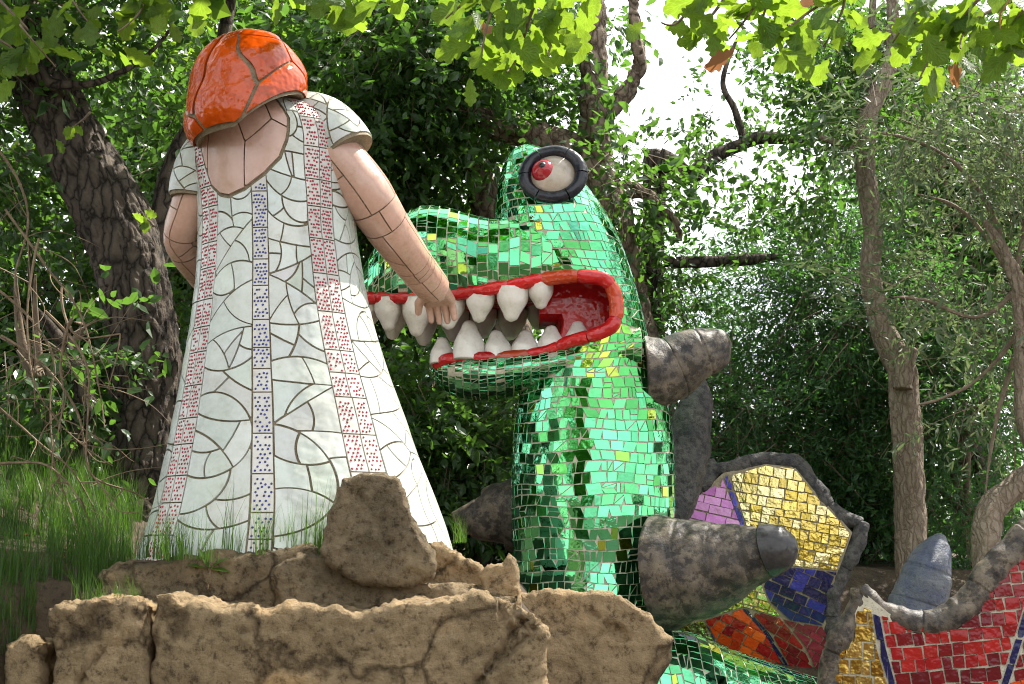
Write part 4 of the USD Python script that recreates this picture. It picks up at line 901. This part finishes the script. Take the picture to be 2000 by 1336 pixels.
# eyes: a ball in a dark glazed ring
for side in (-1, 1):
    n = unit(np.array([-.12, side * .95, .20]))
    ec = np.array([P(1078, 380, YD)[0], YD + side * .335, P(1078, 380, YD)[2]])
    a = unit(np.cross(n, [0, 0, 1])); b = np.cross(a, n)
    e = empty_part('eye', dragon)
    th = np.linspace(0, 2 * np.pi, 61)
    for g in range(6):
        tg = np.linspace(g * np.pi / 3 + .02, (g + 1) * np.pi / 3 - .02, 10)
        part('eye_ring', tube(ec + .165 * np.cos(tg)[:, None] * a + .15 * np.sin(tg)[:, None] * b + n * .05, np.full(10, .038), 14, 12), 'glazed_dark', e, smooth=50, tint=(.005, .0055, .009))
    part('eyeball', ball(ec - n * .045, .160, 3), 'glazed_white', e, smooth=True, tint=(.34, .29, .23))
    part('pupil', ball(ec + n * .108 + np.array([-.055, 0, .02]), .026, 3), 'glazed_dark', e, smooth=True, tint=(.006, .006, .008))
    part('iris', ball(ec + n * .058 + np.array([-.05, 0, .012]), .072, 3), 'glazed_colour', e, smooth=True, tint=(.26, .012, .02))
    part('eye_socket', tube([ec - n * .22, ec + n * .03], [.17, .165], 4, 28), 'grout_pale', e, smooth=50)
# horns
def horn(pts, radii, mat, parent, cap=None, seed=0, name='horn', segments=0):
    f = lambda s, th, r: (meshkit.fbm(np.stack([np.cos(th) * r * 6, np.sin(th) * r * 6, s * 6], -1) + seed, 3, seed) - .5) * .05 - .004 * (np.abs(((s * 5.5) % 1) - .5) > .47)
    g = part(name, tube(pts, radii, 90, 40, f), mat, parent, smooth=40)
    if cap:
        q = spline(np.c_[np.asarray(pts), radii], 40)[cap:]
        part('cap_tile', tube(q[:, :3], q[:, 3] + .012, 30, 28), 'glazed_dark', g, smooth=True, tint=(.022, .02, .02))
    return g
rp = lambda r, Y: np.array(r) * Y / FPX
horn(PP([(1258, 728), (1300, 722), (1350, 700), (1390, 684), (1415, 674), (1428, 672)], 7.12), rp([72, 66, 56, 46, 34, 6], 7.1), 'ceramic_brown', dragon, 0, 1)
horn(PP([(1285, 1118, 6.95), (1340, 1112, 6.88), (1420, 1098, 6.78), (1490, 1078, 6.68), (1535, 1066, 6.62), (1556, 1060, 6.6)], 6.9), rp([112, 102, 76, 50, 35, 8], 6.8), 'ceramic_brown', dragon, 31, 2)
horn(PP([(1040, 1005, 7.5), (985, 1002, 7.5), (940, 1012, 7.5), (905, 1008, 7.5), (882, 1002, 7.5)], 7.5), rp([82, 66, 44, 26, 6], 7.5), 'ceramic_brown', dragon, 0, 3)
horn(PP([(1270, 1010), (1320, 930), (1345, 850), (1362, 780), (1370, 740)], 7.75), rp([62, 54, 44, 30, 8], 7.75), 'ceramic_grey', dragon, 0, 4)

# ---------------------------------------------------------------- mosaic wings
def plate_fn(Y, cx, cz, bx, bz, yaw):
    def S(x, z, h):
        x, z = np.asarray(x, float), np.asarray(z, float)
        y = Y + bx * (x - cx) ** 2 + bz * (z - cz) ** 2 + yaw * (x - cx)
        n = unit(np.stack([2 * bx * (x - cx) + yaw, -np.ones_like(x), 2 * bz * (z - cz)], -1))
        return np.stack([x, y, z], -1) + n * np.asarray(h)[..., None]
    return S
def mosaic(name, outline, Y, S, parent, tw, th, angle, mat, cols, seed, gap=.003, limit=300, joint=.0):
    """Small tiles in bonded rows at an angle inside an outline of the plate."""
    r = np.random.default_rng(seed); poly = Polygon(PP(outline, Y)[:, [0, 2]]).buffer(0).buffer(.001)
    c = np.array(poly.centroid.coords[0]); loc = affinity.rotate(poly, -angle, origin=tuple(c)); x0, y0, x1, y1 = loc.bounds
    z, ts, k = y0, [], 0
    while z < y1:
        h = th * r.uniform(.8, 1.2); x = x0 - tw * r.uniform(0, 1); w0 = .12 * th * math.sin(k)
        while x < x1:
            w = tw * r.uniform(.6, 1.45)
            j = r.normal(0, .05, 4) * th
            q = Polygon([(x, z + j[0]), (x + w, z + j[1]), (x + w + j[2], z + h + j[1]), (x + j[2], z + h + j[0])]).intersection(loc)
            x += w
            for g in getattr(q, 'geoms', [q]):
                if g.geom_type != 'Polygon': continue
                g = affinity.rotate(g, angle, origin=tuple(c)).buffer(-gap, join_style=2)
                if g.geom_type == 'Polygon' and g.area > tw * th * .08: ts.append((g, np.asarray(cols[r.integers(len(cols))]) * r.uniform(.8, 1.15)))
        z += h; k += 1
    ts.sort(key=lambda q: -q[0].area)
    def one(g):
        ring = np.array(shapely.geometry.polygon.orient(g).exterior.coords)[:-1]
        cs = S(ring[:, 0], ring[:, 1], np.zeros(len(ring))); cc = cs.mean(0)
        n = S(np.array([g.centroid.x]), np.array([g.centroid.y]), np.array([.05]))[0] - S(np.array([g.centroid.x]), np.array([g.centroid.y]), np.array([0.]))[0]
        return flat_tile(cs, unit(n), .007)
    for g, col in ts[:limit]: part(name, one(g), mat, parent, tint=col)
    stuff_tiles(f'small_{name}s', [(one(g), col) for g, col in ts[limit:]], mat, parent, 0)
def plate(outline, Y, S, parent, name='panel', thick=.08):
    poly = Polygon(PP(outline, Y)[:, [0, 2]]).buffer(0)
    return part(name, offset_tile(poly, S, 0.0, .06, 0, -thick), 'grout_pale', parent, smooth=30)
def plate_solid(outline, Y, S, parent, name='panel', grout='grout_pale'):
    poly = Polygon(PP(outline, Y)[:, [0, 2]]).buffer(0)
    a = offset_tile(poly, S, 0.0, .07, 0, -.1); b = offset_tile(poly, S, -.1, .07, 0, -.1)
    return part(name, cat_meshes([a, (b[0], b[1][:, ::-1])]), grout, parent, smooth=30)
YW = 8.1
wc = P(1500, 1080, YW); SW = plate_fn(YW, wc[0], wc[2], .12, .22, -.18)
wing = empty_part('wing', dragon, 'coloured wing of pink, gold, blue and red tiles with a grey rim')
plate_solid([(1300, 950), (1375, 962), (1418, 922), (1500, 905), (1555, 912), (1592, 962), (1636, 1012), (1660, 1040), (1635, 1110), (1615, 1200), (1640, 1290), (1660, 1400), (1300, 1400)], YW, SW, wing, grout='grout_brown')
GOLD = [(.75, .60, .22), (.62, .46, .12), (.80, .68, .34), (.55, .40, .08)]; NAVY = [(.006, .006, .035), (.009, .009, .06), (.02, .02, .15), (.004, .004, .02)]
REDS = [(.20, .006, .007), (.13, .005, .007), (.25, .010, .008), (.085, .004, .007)]; ORANGE = [(.45, .05, .006), (.38, .03, .007), (.28, .012, .007), (.48, .075, .01)]; PINK = [(.52, .20, .48), (.46, .16, .42), (.58, .27, .52)]
mosaic('pink_tile', [(1300, 958), (1372, 966), (1418, 936), (1450, 1030), (1445, 1075), (1300, 1060)], YW, SW, wing, .10, .062, -14, 'colour_glass', PINK, 1)
mosaic('divider_tile', [(1419, 930), (1428, 928), (1458, 1026), (1464, 1080), (1450, 1078), (1447, 1026)], YW, SW, wing, .03, .09, -16, 'colour_glass', [(.06, .05, .30), (.03, .03, .18)], 2)
mosaic('gold_tile', [(1430, 928), (1500, 908), (1555, 916), (1590, 966), (1634, 1016), (1655, 1042), (1630, 1114), (1540, 1104), (1470, 1090), (1460, 1028)], YW, SW, wing, .072, .058, -10, 'gold_glass', GOLD, 3)
mosaic('blue_tile', [(1532, 1106), (1630, 1117), (1614, 1200), (1606, 1222), (1545, 1212), (1505, 1175), (1490, 1140)], YW, SW, wing, .085, .055, -24, 'colour_glass', NAVY, 4)
mosaic('gold_tile', [(1340, 1190), (1488, 1142), (1503, 1177), (1530, 1206), (1455, 1186), (1380, 1212)], YW, SW, wing, .07, .05, -14, 'gold_glass', GOLD, 5)
mosaic('orange_tile', [(1384, 1214), (1452, 1190), (1500, 1240), (1590, 1400), (1478, 1400), (1425, 1290)], YW, SW, wing, .095, .06, -28, 'colour_glass', ORANGE + REDS[:2], 6)
mosaic('divider_tile', [(1453, 1190), (1462, 1190), (1510, 1242), (1604, 1400), (1592, 1400), (1500, 1244)], YW, SW, wing, .02, .1, 30, 'colour_glass', NAVY[:1], 7)
mosaic('red_tile', [(1463, 1190), (1526, 1208), (1570, 1262), (1640, 1400), (1606, 1400), (1512, 1242)], YW, SW, wing, .085, .055, -30, 'colour_glass', REDS, 8)
mosaic('maroon_tile', [(1530, 1209), (1546, 1214), (1606, 1224), (1628, 1262), (1650, 1400), (1643, 1400), (1575, 1262)], YW, SW, wing, .085, .055, -30, 'colour_glass', [(.12, .01, .02), (.17, .015, .03)], 9)
mosaic('gold_tile', [(1310, 1225), (1380, 1216), (1422, 1292), (1474, 1400), (1310, 1400)], YW, SW, wing, .08, .05, -40, 'gold_glass', GOLD, 10)
mosaic('divider_tile', [(1381, 1216), (1389, 1226), (1430, 1292), (1482, 1400), (1474, 1400), (1422, 1292)], YW, SW, wing, .02, .1, 28, 'colour_glass', NAVY[1:3], 11)
def rim(px, Y, S, r, mat, parent, n=140, seed=0):
    pts = spline(PP(px, Y), n); q = S(pts[:, 0], pts[:, 2], np.full(n, -.05))
    rr = rp(np.interp(np.linspace(0, 1, n), np.linspace(0, 1, len(r)), r), Y)
    f = lambda s, th, rad: (meshkit.fbm(np.stack([np.cos(th) * rad * 8, np.sin(th) * rad * 8, s * 8], -1) + seed, 3, seed) - .5) * .05 - .005 * (np.abs(((s * 3.1) % 1) - .5) > .485)
    part('rim', tube(q, rr, n * 2, 26, f), mat, parent, smooth=50)
rim([(1290, 925), (1340, 950), (1376, 948), (1394, 920), (1397, 888)], YW, SW, [20, 20, 22, 20, 6], 'ceramic_grey', wing, 70, 1)
rim([(1392, 890), (1402, 912), (1440, 908), (1500, 894), (1550, 898), (1586, 938), (1616, 984), (1650, 1012), (1684, 1018)], YW, SW, [8, 16, 18, 18, 19, 18, 17, 17, 9], 'ceramic_grey', wing, 150, 2)
rim([(1684, 1018), (1668, 1066), (1640, 1120), (1622, 1180), (1626, 1250), (1660, 1320), (1700, 1420)], YW, SW, [9, 18, 19, 19, 20, 21, 21], 'ceramic_grey', wing, 130, 3)

YF = 5.7
fc = P(1850, 1260, YF); SF = plate_fn(YF, fc[0], fc[2], .10, .12, -.22)
fin = thing('mosaic_wing', 'red tiled panel with a thick lumpy brown rim at the lower right corner', 'sculpture')
plate_solid([(1634, 1420), (1640, 1300), (1682, 1200), (1700, 1160), (1745, 1200), (1812, 1222), (1880, 1196), (1955, 1110), (2060, 1030), (2200, 980), (2200, 1480), (1634, 1480)], YF, SF, fin)
mosaic('amber_tile', [(1640, 1480), (1644, 1310), (1668, 1236), (1690, 1186), (1712, 1192), (1722, 1270), (1742, 1340), (1745, 1480)], YF, SF, fin, .062, .066, -2, 'gold_glass', [(.45, .28, .06), (.36, .20, .04), (.55, .38, .12)], 21)
mosaic('divider_tile', [(1713, 1198), (1728, 1206), (1738, 1265), (1756, 1336), (1758, 1480), (1746, 1480), (1743, 1338), (1724, 1270)], YF, SF, fin, .05, .1, 0, 'colour_glass', NAVY[:1], 22)
mosaic('red_tile', [(1730, 1204), (1750, 1208), (1812, 1226), (1884, 1200), (1958, 1114), (1996, 1082), (1990, 1180), (1945, 1336), (1920, 1480), (1760, 1480), (1758, 1336), (1740, 1265)], YF, SF, fin, .060, .054, 6, 'colour_glass', REDS, 23)
mosaic('divider_tile', [(1998, 1080), (2014, 1068), (2006, 1180), (1960, 1340), (1936, 1480), (1922, 1480), (1947, 1338), (1992, 1180)], YF, SF, fin, .05, .11, 0, 'colour_glass', NAVY[:1], 24)
mosaic('red_tile', [(2016, 1066), (2100, 1012), (2198, 982), (2198, 1480), (1938, 1480), (1962, 1340), (2008, 1182)], YF, SF, fin, .060, .054, 12, 'colour_glass', REDS[:2] + ORANGE[:2], 25)
rim([(1690, 1150), (1712, 1176), (1760, 1208), (1812, 1222), (1870, 1200), (1930, 1130), (1990, 1062), (2060, 1010), (2200, 960)], YF, SF, [20, 25, 29, 30, 30, 30, 30, 30, 30], 'ceramic_brown', fin, 160, 4)
rim([(1692, 1150), (1684, 1200), (1654, 1260), (1640, 1320), (1650, 1420)], YF, SF, [22, 26, 28, 30, 30], 'ceramic_brown', fin, 90, 5)
t = thing('ceramic_horn', 'blue-grey rounded ceramic cone standing behind the brown rim of the red panel', 'sculpture')
horn(PP([(1780, 1240), (1795, 1180), (1815, 1110), (1832, 1062), (1840, 1044)], 6.9), rp([58, 54, 45, 26, 8], 6.9), 'ceramic_blue', t, 0, 9, 'cone')
# ---------------------------------------------------------------- grass and small plants
def blades(name, pos, rng, parent, lo, hi, mat='grass_blade'):
    """Tufts of thin bent blades as one instanced part."""
    inst = UsdGeom.PointInstancer.Define(stage, path(name, parent)); base = str(inst.GetPath()); rel = inst.CreatePrototypesRel()
    for k in range(4):
        ms = []
        for b in range(16):
            h = rng.uniform(.55, 1); az = rng.uniform(0, 6.28); o = rng.normal(0, .05, 2); w = rng.uniform(.004, .008); bend = rng.uniform(.05, .55)
            t = np.linspace(0, 1, 5)[:, None]; dr = np.array([math.cos(az), math.sin(az), 0]); sd = np.array([-dr[1], dr[0], 0])
            c = np.r_[o, 0] + dr * bend * t ** 2 * h + np.array([0, 0, h]) * (t - .25 * bend * t ** 2)
            v = np.stack([c + sd * w * (1 - t), c - sd * w * (1 - t)], 1).reshape(-1, 3)
            i = np.arange(4)[:, None] * 2; ms.append((v, np.vstack([i + [0, 1, 3], i + [0, 3, 2]])))
        p = f'{base}/tuft_{k:03d}'; usdkit.mesh(stage, p, cat_meshes(ms), MAT[mat]); rel.AddTarget(Sdf.Path(p))
    n = len(pos)
    inst.CreatePositionsAttr(Vt.Vec3fArray.FromNumpy(np.asarray(pos, np.float32)))
    az = rng.uniform(0, 6.28, n)
    inst.CreateOrientationsAttr(Vt.QuathArray([Gf.Quath(float(math.cos(a / 2)), 0, 0, float(math.sin(a / 2))) for a in az]))
    s = rng.uniform(lo, hi, n)[:, None] * np.ones(3); inst.CreateScalesAttr(Vt.Vec3fArray.FromNumpy(s.astype(np.float32)))
    inst.CreateProtoIndicesAttr(Vt.IntArray.FromNumpy(rng.integers(0, 4, n).astype(np.int32)))
    return inst
rng = np.random.default_rng(61)
g = UsdGeom.Xform.Define(stage, path('bank_grass')); tag(g, 'tall bright green grass on the bank left of the dress', 'grass', kind='stuff')
q = np.c_[rng.uniform(-4.2, -1.2, 3000), rng.uniform(4.2, 8.6, 3000)]
q = q[(meshkit.fbm(np.c_[q * 1.3, 0 * q[:, :1]], 3, 2) > .50) & ~((q[:, 0] > -1.72) & (q[:, 1] > 5.25)) & ~((q[:, 1] < 5.45) & (q[:, 0] > -1.95))]
q = np.vstack([q, np.c_[rng.uniform(-2.7, -1.75, 420), rng.uniform(4.3, 5.5, 420)]])
q = q[~((q[:, 0] > -1.98) & (q[:, 1] < 5.35))]
tag(blades('grass', np.c_[q, ground_z(q[:, 0], q[:, 1]) - .01], rng, g, .14, .42), kind='stuff')
def tuft(px, py, Y, n, lo, hi, label, spread=.12):
    t = thing('grass_tuft', label, 'grass'); c = P(px, py, Y)
    pos = c + rng.normal(0, 1, (n, 3)) * [spread, .04, .006]
    tag(blades('blade_cluster', pos, rng, t, lo, hi), kind='stuff')
tuft(575, 1086, 5.36, 16, .18, .42, 'thin pale green tuft of grass before the middle of the dress')
tuft(325, 1092, 5.3, 22, .12, .3, 'grass tuft at the left hem of the dress', .10)
tuft(905, 1062, 5.55, 4, .1, .2, 'dry little grass tuft right of the dress hem', .03)
tuft(235, 1190, 5.05, 12, .10, .24, 'grass tuft on the dark ledge above the rounded tan rock', .08)
# seedling on the ledge
t = thing('seedling', 'small broad-leaved seedling on the dark ledge below the dress', 'plant')
b = P(408, 1128, 5.3); part('stem', tube([b - [0, 0, .1], b, b + [.015, 0, .05]], [.005, .004, .003], 10, 6), 'dry_stem', t)
for k, (dx, dz) in enumerate([(-.09, .02), (.08, .05), (-.03, .07), (.10, -.01)]):
    d = unit(np.array([[dx, -.02, dz]])); part('leaf', leaf_set(b[None] + [0, 0, .04], d, np.array([[0, -.5, 1.]]), np.array([.10]), np.array([.034])), 'leaf_oak', t)
# bare stems hanging over the bank
STEMS = [[(-20, 560), (60, 700), (110, 800), (130, 930), (150, 1050), (120, 1120)], [(10, 430), (90, 520), (150, 620), (200, 760), (190, 850)], [(-10, 640), (110, 820), (190, 930), (300, 960), (360, 1010)],
         [(60, 600), (140, 760), (180, 860), (240, 960)], [(-20, 740), (60, 850), (130, 960), (180, 1010)], [(0, 300), (40, 430), (30, 560), (80, 690), (60, 800)], [(-10, 880), (60, 900), (120, 990), (180, 1110), (140, 1170)],
         [(110, 560), (170, 640), (230, 690), (240, 760)], [(20, 1300), (90, 1230), (150, 1160), (220, 1120), (330, 1190)], [(370, 1180), (380, 1140), (400, 1110), (430, 1095)], [(80, 480), (60, 620), (100, 740), (210, 900)], [(150, 660), (120, 720), (140, 800), (90, 900)]]
bram = thing('bramble', 'tangle of bare brown stems drooping over the grassy bank at the left', 'bramble')
for i, s in enumerate(STEMS):
    q = PP(s, 6.1 - .1 * (i % 4)) + rng.normal(0, .05, (len(s), 3))
    part('stem', tube(q, np.linspace(.007, .0025, len(s)), 60, 6, lambda q, th, r: (meshkit.noise(np.stack([q * 20, th, q * 0], -1), 3) - .5) * .003), 'dry_stem', bram)
    fine = spline(q, 40)
    for k in range(8):
        b = fine[rng.integers(5, 38)]; d = unit(rng.normal(0, 1, 3) + [.2, 0, -.35]); L = rng.uniform(.12, .5)
        m1 = b + d * L * .5 + rng.normal(0, .04, 3)
        part('side_shoot', tube([b, m1, b + d * L + rng.normal(0, .06, 3) - [0, 0, L * .15]], [.003, .0022, .001], 14, 5), 'dry_stem', bram)
        if rng.uniform() < .3: part('leaf', leaf_set(m1[None], unit(d[None] + [0, 0, -.6]), np.array([[.1, -1, .4]]), np.array([.07]), np.array([.016])), 'leaf_olive', bram)
# fallen leaves
ms = []
for i in range(34):
    x, y = rng.uniform(-3.1, -1.6), rng.uniform(4.3, 6.2); z = float(ground_z(x, y)) + .012
    a = rng.uniform(0, 6.28); ms.append(leaf_set(np.array([[x, y, z]]), unit(np.array([[math.cos(a), math.sin(a), .15]])), np.array([[.1, -.3, 1.]]), np.array([.09]), np.array([.045])))
tag(part('leaf_litter', cat_meshes(ms), 'leaf_dry'), 'brown fallen leaves scattered on the grassy bank', 'leaves', kind='stuff')

# ---------------------------------------------------------------- oak sprays hanging into the top of the picture
def oak_leaf(rng, L):
    """A lobed leaf along +x, lightly folded and curled: three points across at each of 33 stations."""
    n = 33; t = np.linspace(0, 1, n); fr = rng.uniform(3.6, 4.6)
    lobe = lambda ph: .31 * L * np.sin(np.pi * np.clip(t, .02, 1) ** 1.35) ** .75 * (.56 + .46 * np.abs(np.sin(np.pi * fr * t + ph)) ** .75) + .004 * L
    w, w2 = lobe(rng.uniform(-.4, .4)), lobe(rng.uniform(-.4, .4))
    cu, ro = rng.normal(0, .16), rng.uniform(-.1, .35)
    mid = np.stack([t * L, .05 * L * np.sin(t * 2.5) * rng.normal(), -cu * L * t ** 2], -1)
    lf = mid + np.stack([0 * t, w, ro * w + .02 * L * np.sin(t * 14)], -1); rt = mid + np.stack([0 * t, -w2, ro * w2 - .02 * L * np.sin(t * 13)], -1)
    v = np.stack([lf, mid, rt], 1).reshape(-1, 3); i = np.arange(n - 1)[:, None] * 3
    return v, np.vstack([i + [0, 1, 4], i + [0, 4, 3], i + [1, 2, 5], i + [1, 5, 4]])
LEAF_UV = np.stack(np.broadcast_arrays(np.linspace(0, 1, 33)[:, None], np.array([[1., 0., -1.]])), -1).reshape(-1, 2)
def spray(label, twigs, Y, nleaf, seed, size=.135, dry=0.0, spreadpx=60, dens=1.0):
    r = np.random.default_rng(seed); t = thing('oak_branch', label, 'branch'); n = 0
    for tw in twigs:
        pts = PP([(a, b + 22) for a, b in tw], Y) + np.c_[np.zeros(len(tw)), r.normal(0, .06, len(tw)), np.zeros(len(tw))]
        part('twig', tube(pts, np.linspace(.008, .003, len(pts)), 30, 7), 'twig', t, smooth=True)
        q = spline(pts, 50)
        for k in range(int(nleaf / len(twigs))):
            b = q[r.integers(8, 50)] + r.normal(0, .045, 3)
            d = unit(r.normal(0, .75, 3) * [1, .9, .55] + [0, -.05, -.62]); up = unit(r.normal(0, .42, 3) + [.1, .72, .62])
            y = unit(np.cross(up, d)); z = np.cross(d, y); R = np.stack([d, y, z], -1)
            v, f = oak_leaf(r, size * r.uniform(.7, 1.2))
            part('leaf', (v @ R.T + b, f), 'leaf_dry' if r.uniform() < dry else 'leaf_lobed', t, smooth=True, uv=LEAF_UV)
spray('spray of lobed oak leaves glowing yellow-green in the top right corner', [[(2080, -60), (1960, -20), (1900, 20), (1860, 90)], [(2080, -20), (1990, 10), (1950, 60)], [(1900, -60), (1800, -10), (1760, 40)], [(1960, -60), (1900, -10), (1840, 60), (1800, 130)], [(2100, 0), (2020, 30), (1980, 80)], [(1860, -80), (1820, -20), (1780, 30)]], 4.0, 78, 1, dry=.02)
spray('spray of oak leaves with a hanging brown leaf left of the slender grey trunk top', [[(1700, -70), (1620, -20), (1560, 20), (1520, 60)], [(1640, -80), (1640, -10), (1620, 50)], [(1500, -80), (1480, -20), (1430, 40)], [(1560, -80), (1500, -20), (1490, 30)]], 4.1, 46, 2, dry=.06)
spray('few bright oak leaves hanging before the white gap of sky', [[(1420, -80), (1370, -20), (1320, 20), (1290, 30)], [(1440, -60), (1400, -10), (1370, 30)]], 4.2, 20, 3)
spray('shaded cluster of large oak leaves hanging above the dragon brow', [[(1080, -80), (1040, 0), (1010, 70), (990, 110)], [(1000, -80), (960, 0), (940, 90)], [(1120, -60), (1090, 20), (1070, 90)], [(1000, -70), (920, -20), (870, 10)]], 4.0, 56, 4, dry=.1)
spray('dark oak leaves along the top edge above the orange hair', [[(800, -80), (740, -40), (690, -10)], [(640, -120), (600, -70), (575, -40)], [(700, -90), (650, -50), (620, -25)], [(440, -150), (400, -100), (360, -75)]], 4.6, 50, 5)
spray('dark oak leaves hanging over the furrowed trunk at the top left', [[(-40, -60), (30, 10), (70, 60), (110, 110)], [(-60, 40), (20, 70), (60, 130)], [(120, -80), (150, -10), (200, 50)], [(260, -80), (280, -20), (230, 40)], [(290, -110), (310, -60), (320, -30)]], 5.2, 80, 6)
spray('two small oak shoots growing from the furrowed trunk', [[(300, 420), (285, 405), (265, 400)], [(180, 200), (160, 215), (120, 225)]], 6.6, 9, 7, .10)
print('sprigs', TOTAL[0])
